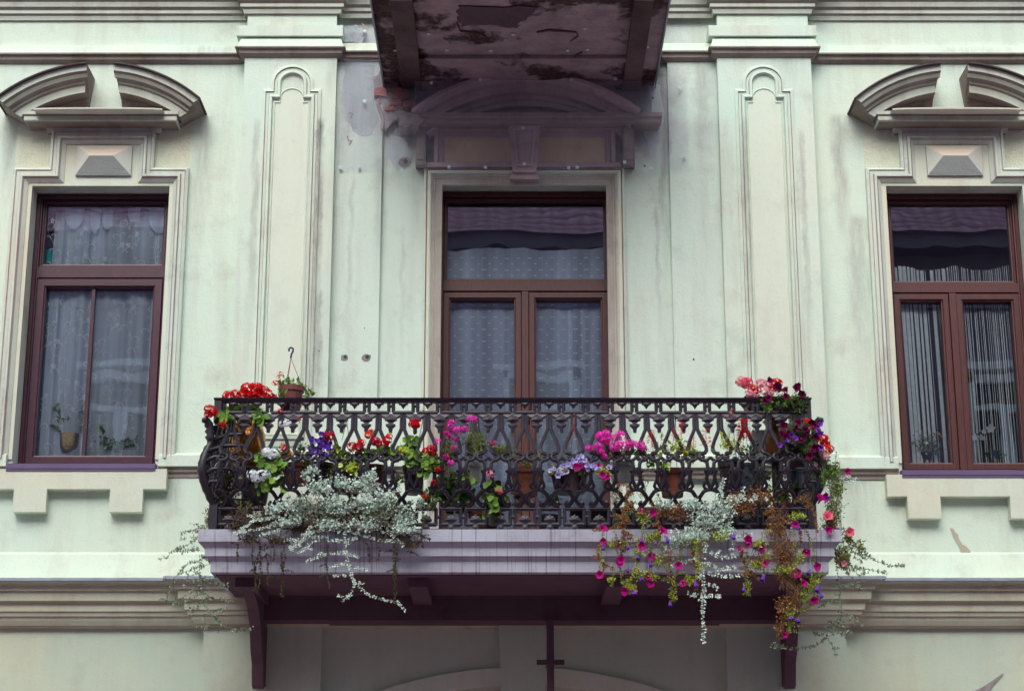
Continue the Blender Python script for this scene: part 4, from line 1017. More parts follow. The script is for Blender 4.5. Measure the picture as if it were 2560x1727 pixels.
def trumpet(root, u, v, Y, rpx, mat, facing=None, bell=False):
    c = np.array(W(u, v, Y)); R_ = rpx*PXM*G.uniform(1.0, 1.3); b = MB()
    nv = unit(facing if facing is not None else [G.normal()*.5, -1, G.normal()*.35-.05]); a = unit(np.cross(nv, [.1,.2,.95])); q_ = np.cross(nv, a); k = 10
    if bell: nv = unit([G.normal()*.25, -.3, -1]); a = unit(np.cross(nv, [.1,.9,.2])); q_ = np.cross(nv, a)
    rings = [(.12, -1.3), (.22, -.6), (.5, -.12), (1.0, .12)] if not bell else [(.08,-1.1),(.25,-.6),(.45,0),(.62,.5)]
    vs = []
    for ri, (r, h) in enumerate(rings):
        for i in range(k):
            t = 2*math.pi*i/k; rr = r*R_*((1 if i % 2 == 0 else .80) if ri == 3 else 1)
            vs.append(c+(a*math.cos(t)+q_*math.sin(t))*rr+nv*R_*(h+(.08*G.normal() if ri == 3 else 0)))
    b.add(vs, [(j*k+i, j*k+(i+1)%k, (j+1)*k+(i+1)%k, (j+1)*k+i) for j in range(3) for i in range(k)])
    return b.build('flower', M[mat], root)
def spike(root, u, v, Y, rpx, hpx, mat, n=46):
    c = np.array(W(u, v, Y)); b = MB()
    for i in range(n):
        t = i/n; z = (t-.5)*2*hpx*PXM; r = rpx*PXM*(1-.55*t)*G.uniform(.5, 1.1); th = G.uniform(0, 6.28)
        p = c+np.array([r*math.cos(th), r*math.sin(th), z]); d = unit([math.cos(th), math.sin(th)-.3, .25]); leaf(b, p, d, unit([0,-.4,1]), rpx*PXM*G.uniform(.5,1.0), rpx*PXM*.45)
    b.tube([c-np.array([0,0,hpx*PXM*1.6]), c+np.array([0,0,hpx*PXM])], .002, 4, cap=False)
    return b.build('flower_spike', M[mat], root)
def pot(root, u, vt, vb, wpx, Y, mat, sx=1.0, square=False):
    t = W(u, vt, Y); z0 = W(u, vb, Y).z; h = t.z-z0; r = wpx*PXM/2*.98; b = MB()
    b.lathe([(r*.72,0),(r*.90,h*.80),(r*.92,h*.80),(r*1.0,h*.80),(r*1.02,h),(r*.93,h),(r*.90,h*.93)], (t.x, Y, z0), 18, sx=sx)
    p = b.build('pot', M[mat], root, False)
    b = MB(); b.lathe([(r*.905,h*.925),(r*.5,h*.96),(.001,h*.97)], (t.x, Y, z0), 14, sx=sx); b.build('soil', M['soil'], root); return t.x, z0, h, r
def hanger(root, hook_uv, ends, Y, hmat='cord', hooks=True, r=.0022):
    h = W(*hook_uv, Y); b = MB()
    for e in ends: b.tube([h, W(*e, Y)], r, 4)
    o = b.build('hanger', M[hmat], root)
    if hooks:
        b = MB(); b.tube([h, h+Vector((0,0,.03)), h+Vector((.008,-.0,.055)), h+Vector((.004,-.02,.07))], .0065, 5); b.build('hook', M[hmat], root)
def plant(name, label, u, v, Y, group=None, cat='potted plant'):
    return thing(name, label, cat, W(u, v, Y), group)
def bush(root, blobs, mat, L, n, per, kind='leaf', wd=.55, smat='stem', name='foliage', up=.3, depth=.09):
    lb, sb = MB(), MB()
    for bl in blobs:
        u, v, Y, ru, rv = bl[:5]; k = bl[5] if len(bl) > 5 else 1
        c = W(u, v, Y); shoots(lb, sb, c, ru*PXM, min(depth, ru*PXM), rv*PXM, int(n*k), per, L, kind, wd, up=up)
    f = lb.build(name, M[mat], root)
    sb.build('stems', M[smat], root); return f
GR = 'plants on the flower-filled balcony'
# 1 the golden jar with red geraniums at the left corner
t = plant('geranium_jar', 'golden jar at the left corner with big scarlet geranium heads above the rail', 617, 1170, -1.02)
x, y, z = t.location; b = MB(); b.lathe([(.07,0),(.11,.06),(.135,.16),(.13,.27),(.10,.34),(.085,.37),(.10,.395),(.09,.40)], (x,y,z-.02), 24); b.build('jar', M['gold'], t, True)
b = MB(); b.lathe([(.12,-.02),(.12,.0),(.035,.02),(.03,z-.06-ZB),(.11,z-.04-ZB),(.11,z-.021-ZB)], (x,y,ZB+.02), 12); b.build('stand', M['darkpot'], t)
bush(t, [(600,1020,-1.15,60,22),(650,1040,-1.36,20,18,.4),(560,1040,-1.38,14,16,.3)], 'green', .05, 26, 4, 'disc')
for u, v, r in ((572,992,15),(588,988,13),(604,990,14),(622,976,19),(640,974,18),(655,980,16),(670,988,14),(632,990,15),(682,993,10),(560,1005,8)): head(t, u, v, -1.18-G.uniform(0,.12), r, 'red')
for u, v, r in ((524,1024,12),(532,1031,11),(521,1036,9),(557,1062,8),(700,1027,6)): head(t, u, v, -1.42, r, 'red')
# 2 hanging pot of begonia above the rail
t = plant('hanging_begonia', 'brown hanging pot of red-orange begonia above the handrail, with an upright blue hook', 728, 1035, -1.20)
pot(t, 729, 968, 1030, 66, -1.20, 'brownpot'); hanger(t, (727,895), ((717,972),(759,975),(712,975)), -1.20, hooks=False)
b = MB(); h = W(727, 895, -1.20); b.tube([h, h+Vector((.004,0,.03)), h+Vector((.016,0,.055)), h+Vector((.014,0,.075)), h+Vector((-.004,0,.082)), h+Vector((-.016,0,.07)), h+Vector((-.016,0,.052))], .0075, 6); b.build('hook', M['hookblue'], t)
bush(t, [(712,958,-1.22,26,18),(740,962,-1.2,24,14),(775,985,-1.25,12,12,.6),(700,985,-1.28,20,16,.7)], 'green', .036, 12, 4)
bush(t, [(760,1030,-1.24,18,30),(722,1030,-1.28,10,24,.5)], 'deepgreen', .03, 10, 3, name='trailing_foliage', up=-.6)
for u, v, r in ((689,957,8),(701,934,6),(697,942,5),(748,1040,5),(783,1045,5),(752,1013,5),(735,1003,7)): head(t, u, v, -1.3, r, 'coral', n=12)
# 3 white geranium
t = plant('white_geranium', 'white geranium with round green leaves leaning through the left end of the railing', 655, 1250, -1.2)
pot(t, 640, 1200, 1260, 80, -1.15, 'darkpot')
bush(t, [(655,1150,-1.44,15,10),(698,1157,-1.45,12,10),(680,1178,-1.46,10,12),(655,1208,-1.47,24,8),(700,1210,-1.4,10,8,.5)], 'green', .06, 6, 3, 'disc')
for u, v, r in ((668,1130,13),(681,1134,12),(632,1186,12),(640,1196,10),(655,1188,13),(668,1183,10),(706,1060,8),(718,1058,9)): head(t, u, v, -1.5, r, 'white', n=16)
# 4 orange begonia
t = plant('orange_begonia', 'brown pot with yellow-orange and red begonia flowers between the white and the violet flowers', 745, 1215, -1.2)
pot(t, 745, 1160, 1212, 62, -1.18, 'brownpot')
bush(t, [(712,1135,-1.3,26,14),(755,1120,-1.25,14,30,.7),(745,1145,-1.25,24,10)], 'deepgreen', .034, 14, 4)
for u, v, r, m_ in ((707,1117,9,'coral'),(713,1123,8,'coral'),(716,1133,11,'orange'),(724,1129,9,'orange'),(748,1045,4,'coral'),(698,1180,5,'coral')): head(t, u, v, -1.38, r, m_, n=14)
# 5 violet campanula
t = plant('violet_bellflower', 'dense clump of small violet starry flowers in a dark pot left of the yellow-green plant', 800, 1215, -1.25)
pot(t, 800, 1160, 1210, 70, -1.22, 'darkpot')
bush(t, [(800,1120,-1.32,34,36)], 'deepgreen', .018, 40, 5)
for i in range(54):
    q = G.uniform(0, 6.28); rr = math.sqrt(G.random()); trumpet(t, 802+32*rr*math.cos(q), 1118+36*rr*math.sin(q), -1.40-G.uniform(0,.05), 5.2, 'purple')
head(t, 823, 1090, -1.45, 12, 'crimson')
# 6 yellow green ivy geranium
t = plant('variegated_geranium', 'plant with yellow-green leaves in a brown pot right of the violet clump', 870, 1235, -1.3)
pot(t, 866, 1185, 1232, 76, -1.28, 'brownpot')
bush(t, [(862,1160,-1.42,30,26),(838,1135,-1.38,20,16),(885,1170,-1.42,14,16,.6)], 'varieg', .034, 26, 4, 'disc')
bush(t, [(842,1132,-1.40,22,16),(870,1140,-1.36,16,12)], 'green', .030, 14, 4, name='upper_foliage')
# 7 crimson geraniums
t = plant('crimson_geranium', 'crimson and coral geranium heads in a row above a brown pot', 930, 1235, -1.2)
pot(t, 935, 1165, 1225, 60, -1.2, 'brownpot'); hanger(t, (867,1050), ((855,1100),(880,1160)), -1.25, 'wire')
bush(t, [(915,1140,-1.36,26,16),(965,1125,-1.38,22,14),(995,1135,-1.38,16,12)], 'green', .045, 14, 4, 'disc')
for u, v, r, m_ in ((880,1116,11,'crimson'),(894,1119,11,'crimson'),(903,1106,9,'red'),(922,1087,10,'coral'),(927,1078,6,'coral'),(938,1102,11,'crimson'),(947,1108,10,'crimson'),(968,1100,10,'red'),(973,1090,7,'coral'),(966,1110,6,'red')): head(t, u, v, -1.45, r, m_)
# 8 ivy geranium, green and yellow leaves
t = plant('ivy_geranium', 'tall leafy geranium with one red head on top, immediately left of the door', 1035, 1235, -1.2)
pot(t, 1035, 1165, 1235, 58, -1.2, 'darkpot'); hanger(t, (1057,1050), ((1035,1160),(1062,1150)), -1.25, 'wire')
bush(t, [(1028,1120,-1.38,28,36),(1035,1150,-1.42,20,18),(1072,1160,-1.45,24,24)], 'green', .044, 26, 4, 'disc')
bush(t, [(1010,1125,-1.42,14,10)], 'varieg', .04, 7, 3, 'disc', name='yellow_leaves')
for u, v, r, m_ in ((1036,1059,12,'red'),(1066,1128,9,'red'),(1078,1122,10,'crimson'),(1083,1133,7,'crimson'),(1095,1174,7,'red')): head(t, u, v, -1.47, r, m_)
# 9 verbena and olive bush
t = plant('magenta_verbena', 'magenta verbena beside a feathery olive bush in a white pot before the door', 1180, 1210, -1.2)
pot(t, 1180, 1160, 1207, 54, -1.2, 'whitepot'); hanger(t, (1179,1050), ((1165,1150),(1192,1150)), -1.25, 'wire')
bush(t, [(1188,1105,-1.38,42,42,1.5),(1125,1125,-1.42,22,36),(1250,1122,-1.38,32,24)], 'bushy', .02, 60, 6)
bush(t, [(1120,1150,-1.44,22,34),(1260,1130,-1.4,20,20)], 'deepgreen', .018, 20, 5, name='side_foliage')
for u, v in ((1129,1056),(1126,1067),(1116,1083),(1122,1089),(1139,1075),(1150,1073),(1162,1072),(1174,1049),(1184,1048),(1094,1103),(1140,1096),(1134,1120),(1116,1142),(1127,1157),(1230,1106)): head(t, u, v, -1.48, 8, 'hotpink' if u % 3 else 'magenta', n=18)
# 10 hanging terracotta pot
t = plant('hanging_clay_pot', 'round terracotta pot hung from the rail in front of the door, with thin straggly greenery', 1313, 1245, -1.2)
pot(t, 1314, 1173, 1240, 80, -1.2, 'clay'); hanger(t, (1327,1024), ((1315,1160),(1300,1172),(1340,1172)), -1.28)
bush(t, [(1290,1135,-1.3,24,26,.7),(1350,1130,-1.3,26,26,.7),(1320,1160,-1.3,34,12)], 'bushy', .020, 24, 4)
head(t, 1316, 1148, -1.4, 4, 'lilac', n=8)
# 11 lilac petunias in a long dark trough
t = plant('lilac_petunia', 'wide dark pot on a red-brown hook, spilling pale lilac petunias before the door', 1425, 1230, -1.3)
pot(t, 1424, 1174, 1232, 104, -1.3, 'darkpot', 1.0); hanger(t, (1434,1060), ((1403,1140),(1448,1140),(1425,1150)), -1.38)
bush(t, [(1400,1178,-1.42,34,10),(1455,1172,-1.42,34,14),(1510,1180,-1.46,26,10)], 'varieg', .022, 26, 5)
for u, v in ((1376,1176),(1385,1172),(1397,1177),(1395,1187),(1411,1163),(1404,1168),(1420,1160),(1427,1166),(1433,1152),(1446,1142),(1455,1140),(1440,1150),(1462,1150),(1468,1163),(1452,1156),(1480,1164),(1488,1168),(1500,1171),(1523,1168),(1415,1178),(1470,1172),(1440,1172),(1405,1183)): trumpet(t, u, v, -1.47, 7, 'lilac')
for u, v, r in ((1441,1166,9),(1450,1164,8),(1508,1186,10),(1516,1190,10),(1497,1163,6)): trumpet(t, u, v, -1.5, r, 'magenta')
# 12 hot pink geranium
t = plant('pink_geranium', 'bright magenta-pink geranium heads over a pale grey pot just right of the door', 1550, 1205, -1.25)
pot(t, 1552, 1158, 1205, 66, -1.22, 'whitepot')
bush(t, [(1548,1130,-1.38,52,20,1.4),(1500,1130,-1.4,22,14),(1598,1130,-1.38,22,16)], 'bushy', .02, 40, 6)
for u, v, r in ((1500,1090,11),(1516,1086,11),(1507,1098,10),(1496,1116,10),(1502,1128,8),(1472,1120,9),(1520,1100,11),(1530,1095,8),(1551,1088,12),(1536,1118,11),(1548,1110,10),(1562,1114,11),(1576,1108,10),(1599,1112,11),(1608,1118,8),(1512,1140,6)): head(t, u, v, -1.46, r, 'hotpink')
# 13 salvia
t = plant('red_salvia', 'terracotta pot of red salvia spikes with lime and yellow leaves, wires hooked on the rail', 1680, 1245, -1.25)
pot(t, 1680, 1176, 1242, 72, -1.25, 'clay'); hanger(t, (1689,1052), ((1675,1170),(1692,1170)), -1.32, 'wire'); 
bush(t, [(1685,1115,-1.36,44,34),(1640,1140,-1.38,26,30,.7),(1715,1140,-1.38,26,24),(1660,1165,-1.42,20,12,.6)], 'varieg', .042, 18, 3)
bush(t, [(1740,1130,-1.36,18,14),(1625,1160,-1.36,14,18)], 'green', .032, 8, 3, name='side_foliage')
for u, v, r, h in ((1629,1092,9,16),(1703,1072,8,20),(1685,1082,5,12),(1765,1094,10,22),(1734,1107,6,14),(1710,1125,6,10),(1632,1118,6,12)): spike(t, u, v, -1.40, r, h, 'coral')
t = plant('scarlet_salvia', 'scarlet salvia with one thick flower spike in a black pot, beside the amber jar', 1828, 1235, -1.25)
pot(t, 1827, 1156, 1232, 66, -1.22, 'darkpot'); hanger(t, (1830,1045), ((1815,1150),(1842,1150)), -1.3, 'wire')
b = MB(); b.tube([W(1826,1045,-1.42), W(1824,1032,-1.44), W(1830,1023,-1.42), W(1837,1028,-1.40)], .008, 6); b.build('hook', M['cord'], t)
bush(t, [(1838,1118,-1.38,44,24),(1815,1105,-1.36,20,14,.7)], 'varieg', .042, 18, 3)
for u, v, r, h in ((1858,1068,13,22),(1866,1085,10,14),(1851,1085,8,12)): spike(t, u, v, -1.44, r, h, 'red', 80)
# 14 amber jar right
t = plant('amber_jar', 'amber glazed jar standing behind the right end of the railing', 1938, 1150, -1.05, cat='jar')
x, y, z = t.location; b = MB(); b.lathe([(.05,0),(.085,.07),(.095,.15),(.085,.21),(.06,.245),(.065,.27),(.085,.29),(.08,.30)], (x,y,z), 22); b.build('jar', M['amber'], t, True)
b = MB(); b.lathe([(.1,0),(.1,.015),(.03,.03),(.03,z-.03-ZB),(.09,z-.015-ZB),(.09,z-.001-ZB)], (x,y,ZB), 12); b.build('stand', M['darkpot'], t)
# 15 petunias above the right rail
t = plant('wine_petunia', 'dark wine petunias with pale pink and rose geraniums above the right end of the handrail', 1950, 1040, -1.2)
b = MB(); p = W(1950, 1040, -1.15); b.prism([(p.x-.24,p.z),(p.x+.17,p.z),(p.x+.20,p.z+.13),(p.x-.27,p.z+.13)], -1.24, -1.06); b.build('planter_box', M['darkpot'], t)
bush(t, [(1975,1003,-1.32,52,24,1.6),(1920,1010,-1.3,30,20),(2000,1010,-1.36,24,24)], 'deepgreen', .026, 34, 5)
bush(t, [(1960,1000,-1.38,40,22),(1915,1015,-1.38,16,20,.6)], 'green', .024, 20, 4, name='bright_foliage')
for u, v, r, m_ in ((1855,955,13,'rose'),(1868,958,14,'rose'),(1882,972,11,'coral'),(1893,975,9,'coral'),(1876,984,12,'pink'),(1888,985,11,'pink'),(1903,958,11,'pink'),(1916,978,12,'pink'),(1926,982,9,'pink'),(1927,960,11,'rose'),(1941,960,14,'red'),(1933,970,10,'red'),(1865,1014,6,'pink'),(1990,1015,6,'pink'),(1870,950,8,'pink')): head(t, u, v, -1.3, r, m_)
for u, v, r in ((1924,950,8),(1944,966,11),(1963,974,9),(1992,969,10),(1996,962,7),(2005,984,9),(1965,991,9),(1913,1000,9),(1922,995,8),(1948,972,8)): trumpet(t, u, v, -1.42, r, 'wine')
# 16 dark petunia column
t = plant('dark_petunia', 'wine and violet petunias over dark foliage against the right basket corner, below the handrail', 2000, 1160, -1.3)
pot(t, 1990, 1120, 1170, 80, -1.22, 'darkpot')
bush(t, [(2005,1075,-1.45,46,34,1.5),(2015,1110,-1.46,34,26),(1965,1080,-1.42,22,24)], 'deepgreen', .024, 40, 5)
for u, v in ((1960,1064),(1958,1086),(1966,1092),(1972,1084),(1996,1055),(2030,1055),(2036,1062),(2013,1072),(2018,1078),(2010,1093),(2002,1098),(2037,1120),(2044,1118),(2030,1125),(1992,1070),(2040,1090),(2024,1140)): trumpet(t, u, v, -1.52, 9, 'wine')
for u, v in ((1979,1086),(1990,1095),(2051,1060),(2051,1083),(2046,1075),(1968,1100),(1950,1112),(2053,1118)): trumpet(t, u, v, -1.53, 7, 'deepviolet')
for u, v, r, m_ in ((2056,1097,12,'red'),(2064,1104,10,'red'),(2071,1122,12,'coral'),(2062,1112,8,'coral'),(2017,1053,7,'coral'),(2065,1141,7,'pink'),(2060,1132,6,'pink'),(2030,1068,6,'coral')): head(t, u, v, -1.50, r, m_)
# 17 low plants and tubs standing on the balcony floor
t = plant('low_geranium', 'low dark-leaved geranium with salmon and pale pink flowers at floor level before the door', 1215, 1320, -1.15)
pot(t, 1215, 1285, 1330, 90, -1.1, 'clay')
bush(t, [(1150,1240,-1.18,50,46,1.3),(1235,1250,-1.22,46,40),(1110,1215,-1.2,36,40)], 'deepgreen', .06, 22, 4, 'disc')
bush(t, [(1228,1215,-1.40,22,12,.5),(1228,1258,-1.40,14,12,.5),(1215,1290,-1.3,14,8,.5),(1165,1195,-1.38,18,14,.6)], 'green', .05, 14, 3, 'disc', name='bright_foliage')
for u, v, r, m_ in ((1225,1184,10,'pink'),(1247,1226,7,'rose'),(1253,1229,5,'rose'),(1084,1206,7,'red'),(1062,1240,7,'coral')): head(t, u, v, -1.44, r, m_, n=14)
t = plant('fern', 'small dark feathery fern at floor level right of the door centre', 1370, 1325, -1.1)
pot(t, 1372, 1290, 1330, 64, -1.08, 'darkpot')
bush(t, [(1380,1250,-1.15,42,28),(1300,1255,-1.15,30,30)], 'deepgreen', .026, 24, 6)
for k_, (u0, u1, v0, v1, m_, nm, lb_) in enumerate(((1848,1890,1160,1230,'bluetub','bucket','blue-grey plastic bucket behind the railing left of the amber jar stand'),(1968,2010,1180,1222,'bluetub','bucket','slate-blue bucket at the right corner inside the railing basket'),(1880,1910,1084,1150,'whitepot','box','tall white box behind the railing left of the amber jar'),(1948,1975,1225,1290,'clay','clay_pot','slim terracotta pot low at the right end inside the railing'))):
    t = plant(nm, lb_, (u0+u1)/2, v1, -1.0, cat=nm.replace('_', ' ')); p = W((u0+u1)/2, v1, -1.0); h = W(u0, v0, -1.0).z-p.z; r = (u1-u0)/2*.003
    b = MB()
    if nm == 'box': b.box(p.x-r, p.x+r, -1.1, -.9, p.z, p.z+h); b.box(p.x-r-.006, p.x+r+.006, -1.106, -.894, p.z+h*.86, p.z+h+.004)
    else: b.lathe([(r*.8,0),(r*.95,h*.9),(r*1.06,h*.9),(r*1.06,h),(r*.96,h),(r*.7,h*.3)], tuple(p), 16)
    b.build('body', M[m_], t)
    b = MB(); b.lathe([(.05,0),(.05,.01),(.03,.02),(.03,p.z-ZB-.02),(.06,p.z-ZB-.005)], (p.x, -1.0, ZB), 10); b.build('stand', M['darkpot'], t)
t = plant('trailing_ivy', 'thin green trailing stems woven through the bars between the hot pink flowers and the salvia', 1580, 1250, -1.3)
bush(t, [(1540,1230,-1.36,30,30),(1600,1215,-1.36,26,34,.8),(1560,1280,-1.4,40,26),(1650,1255,-1.4,30,22,.6)], 'bushy', .022, 14, 5, wd=.5)
t = plant('leafy_trailer', 'mid green leafy stems between the crimson heads and the silver mass', 960, 1200, -1.3)
bush(t, [(985,1195,-1.36,34,24),(1080,1240,-1.38,30,40,.8),(900,1160,-1.36,24,18,.6)], 'deepgreen', .032, 18, 4)
t = plant('mixed_greenery', 'loose olive and green foliage filling the bars between the violet and crimson flowers', 835, 1200, -1.3)
bush(t, [(770,1150,-1.34,26,20),(900,1140,-1.32,26,16),(835,1180,-1.34,30,20)], 'bushy', .026, 20, 4)
t = plant('end_greenery', 'dark green foliage inside the right end of the railing beneath the petunias', 1930, 1290, -1.25)
bush(t, [(1900,1190,-1.3,44,34),(1960,1220,-1.3,46,40),(1880,1130,-1.34,24,20,.5)], 'deepgreen', .03, 30, 5)
# 18 silver trailing plants
def sp(t, pts, Y, mat, L, gap, side=.5, wd=.75, dens=1, name='trailing_stem'):
    lb, sb = MB(), MB()
    strand(lb, sb, [W(u, v, Y-.0*i) for i, (u, v) in enumerate(pts)], L, gap, wd, .0018, side, dens=dens)
    f = lb.build(name, M[mat], t); sb.build('stem', M['woody'], f)
YF = -1.49
t = plant('silver_trailing_plant', 'wide mass of silver-white trailing foliage spilling over the left half of the ledge', 870, 1325, -1.42)
b = MB(); p = W(860, 1320, -1.25); b.prism([(p.x-.52,ZB+.01),(p.x+.48,ZB+.01),(p.x+.52,ZB+.17),(p.x-.56,ZB+.17)], -1.26, -1.08); b.build('planter_box', M['darkpot'], t)
bush(t, [(745,1262,-1.48,62,26,1.2),(840,1262,-1.50,66,34,1.5),(940,1255,-1.50,66,36,1.5),(1010,1290,-1.48,42,32,1.1),(900,1212,-1.48,60,22,1.0),(795,1212,-1.46,44,28,.8),(1052,1258,-1.46,14,14,.3),(725,1300,-1.5,40,18,.8),(820,1312,-1.51,50,18,1),(915,1308,-1.51,56,20,1.1),(1005,1320,-1.5,40,18,.8),(690,1268,-1.49,30,16,.5)], 'silver', .0185, 60, 9, wd=.75, smat='woody', depth=.06, up=.1)
bush(t, [(760,1275,-1.47,90,34,1.6),(880,1280,-1.47,90,40,1.8),(990,1290,-1.46,60,34,1.2)], 'darkleaf', .016, 70, 8, smat='woody', depth=.05, name='inner_foliage')  # dark leaves standing in for shaded gaps in the silver mass
bush(t, [(800,1270,-1.52,110,44,1),(950,1270,-1.52,90,44,1)], 'frond', .021, 60, 7, wd=.7, smat='woody', depth=.04, name='grey_foliage')  # darker leaves interleaved, their tone also serving as gap shade
bush(t, [(780,1178,-1.47,22,12,.4),(850,1205,-1.47,24,22,.5),(920,1195,-1.48,26,14,.4),(930,1185,-1.48,10,14,.25),(765,1190,-1.46,14,18,.3)], 'silver', .018, 46, 8, wd=.75, smat='woody', depth=.05, name='upper_foliage')
for pts, sd in (([(861,1290),(861,1330),(863,1365),(871,1406),(882,1448),(916,1482),(957,1499),(992,1505),(1012,1527)], .04),
    ([(884,1450),(887,1465),(875,1489),(854,1503)], .1), ([(861,1315),(820,1322),(796,1327),(751,1341)], .3), ([(820,1340),(770,1345),(710,1351)], .2),
    ([(861,1324),(909,1338),(951,1351),(992,1351)], .2), ([(865,1379),(813,1386),(768,1403)], .15), ([(868,1386),(900,1393)], .1), ([(871,1410),(830,1413),(813,1427)], .1),
    ([(871,1413),(920,1424)], .1), ([(877,1438),(830,1438)], .1), ([(760,1290),(700,1310),(640,1325),(600,1330),(595,1345)], .3), ([(800,1350),(780,1355),(745,1385)], .2),
    ([(960,1300),(1000,1330),(1030,1320)], .3), ([(700,1290),(640,1300),(595,1325)], .3), ([(940,1320),(965,1335)], .2), ([(735,1345),(725,1365),(735,1380)], .3), ([(1000,1300),(1025,1310),(1045,1300)], .3), ([(900,1320),(890,1345),(840,1352),(815,1348)], .3), ([(960,1310),(985,1345),(1010,1365)], .3), ([(720,1310),(690,1330),(660,1338)], .3), ([(780,1310),(760,1350),(720,1372)], .3)):
    sp(t, pts, YF, 'silver' if len(pts) < 7 else 'silver', .0155, .0068, sd)
# dark creeping plant behind and below it
t = plant('creeping_plant', 'dark small-leaved creeper hanging in thin tails beneath the silver mass on the left', 700, 1325, -1.42)
bush(t, [(640,1292,-1.45,76,34,1.3),(760,1300,-1.45,70,34),(880,1300,-1.46,80,34),(980,1320,-1.45,66,30),(1030,1350,-1.46,42,22,.5),(620,1340,-1.46,24,20,.4),(700,1345,-1.46,60,16,.6),(590,1310,-1.4,30,14,.5)], 'darkleaf', .012, 110, 8, smat='woody', depth=.05, up=-.1)
for i, pts in enumerate(([(598,1335),(594,1375),(592,1408)],[(648,1335),(650,1370),(640,1420),(640,1485)],[(636,1330),(632,1390),(640,1440)],[(712,1340),(710,1400),(706,1450),(706,1497)],[(668,1380),(670,1430),(672,1463)],[(820,1360),(814,1410),(820,1450),(822,1470)],[(990,1340),(992,1390),(984,1440),(990,1508)],[(686,1340),(684,1400)],[(920,1360),(924,1410)],[(950,1350),(945,1400)],[(1000,1330),(1030,1380),(1048,1388)],[(1030,1330),(1060,1340),(1078,1352)],[(1060,1250),(1058,1300),(1050,1345),(1058,1375)],[(650,1360),(652,1430),(644,1478)],[(704,1380),(708,1440),(702,1490)],[(986,1360),(990,1430),(986,1490)])):
    sp(t, pts, YF-.01, 'darkleaf', .0125, .0042, .2, .6)
# thin silver fronds hanging beyond the slab ends
t = plant('silver_frond', 'thin open silver-green frond hanging in the air off the left end of the slab', 505, 1330, -1.25)
for pts in ([(505,1330),(470,1325),(452,1332),(455,1350),(468,1345)],[(500,1345),(478,1355),(455,1370),(425,1380),(418,1398)],[(500,1375),(470,1376),(440,1378)],[(510,1385),(498,1420),(500,1470),(512,1515),(545,1555),(585,1575),(635,1572)],
    [(500,1400),(470,1405),(440,1440),(422,1475),(416,1510)],[(498,1430),(470,1440),(455,1470)],[(505,1450),(540,1455),(570,1470)],[(505,1480),(540,1500),(585,1500)],[(515,1440),(490,1490),(440,1505)],[(510,1500),(480,1530),(478,1545)],[(520,1410),(480,1420),(470,1435)],[(500,1460),(450,1500),(430,1512)],[(530,1530),(560,1525)],[(550,1560),(545,1585)],[(512,1530),(515,1565),(510,1580)],[(515,1395),(535,1420),(540,1450)]):
    sp(t, pts, -1.27, 'frond', .019, .0125, .3, .75)
t = plant('silver_frond', 'thin silver-green frond arching far out past the right end of the slab', 2095, 1330, -1.25)
for pts in ([(2088,1370),(2092,1430),(2098,1490),(2106,1540),(2085,1580),(2040,1612),(1980,1622),(1925,1615)],[(2105,1340),(2140,1365),(2180,1395),(2225,1415),(2262,1413)],[(2095,1400),(2140,1420),(2190,1425),(2215,1435)],[(2095,1385),(2120,1430),(2150,1470),(2145,1480)],
    [(2100,1500),(2060,1510),(2040,1520)],[(2100,1470),(2130,1460),(2160,1450)],[(2106,1530),(2140,1545),(2160,1562)],[(2095,1560),(2050,1590),(2030,1578)],[(2090,1575),(2110,1590),(2115,1598)],[(2070,1595),(2085,1620),(2090,1642)],[(2140,1365),(2155,1395),(2150,1410)],[(2105,1350),(2115,1400),(2145,1440),(2160,1430)],[(2104,1545),(2080,1555),(2065,1568)],[(2110,1320),(2130,1380),(2180,1390)]):
    sp(t, pts, -1.27, 'frond', .019, .0125, .3, .75)
t = plant('corner_shrub', 'small brownish-green shrub at the left foot of the railing', 525, 1322, -1.2)
bush(t, [(525,1288,-1.25,20,38,1),(540,1300,-1.2,16,28,.6),(500,1318,-1.25,30,10,.4)], 'bushy', .02, 26, 6, smat='woody')
bush(t, [(535,1270,-1.2,18,24,.6)], 'dry', .018, 14, 6, smat='woody', name='dry_foliage')
# 19 silver plant, right
t = plant('silver_trailing_plant', 'pale silver trailing plant with one long tail reaching lowest, right of the door', 1760, 1325, -1.42)
bush(t, [(1768,1290,-1.48,56,44,1.3),(1735,1335,-1.49,56,26,1),(1810,1270,-1.48,34,36,.8),(1700,1352,-1.5,40,14,.6),(1815,1325,-1.48,34,20,.5),(1730,1262,-1.47,30,18,.5),(1660,1262,-1.46,30,12,.4)], 'silver', .023, 64, 7, wd=.6, smat='woody', depth=.06)
for pts, sd in (([(1768,1330),(1760,1400),(1757,1450),(1760,1480),(1755,1530),(1757,1560),(1760,1612)], .12), ([(1775,1378),(1800,1393),(1838,1390)], .05), ([(1768,1432),(1810,1440),(1857,1436)], .05), ([(1762,1484),(1738,1486),(1715,1481)], .1),
    ([(1762,1490),(1785,1486),(1803,1490)], .1), ([(1735,1345),(1700,1365),(1655,1372)], .3), ([(1750,1395),(1715,1403),(1690,1405)], .1), ([(1800,1340),(1840,1345),(1880,1335)], .1), ([(1770,1405),(1800,1425),(1840,1415)], .05),
    ([(1762,1460),(1790,1465),(1795,1475)], .1), ([(1760,1425),(1745,1440),(1750,1450)], .1), ([(1838,1340),(1830,1375)], .2), ([(1800,1260),(1805,1215),(1812,1195)], .4), ([(1845,1265),(1855,1230),(1858,1218)], .4), ([(1780,1270),(1790,1235)], .4), ([(1885,1250),(1890,1235)], .3)):
    sp(t, pts, YF-.01, 'silver', .021, .0085, sd, .65)
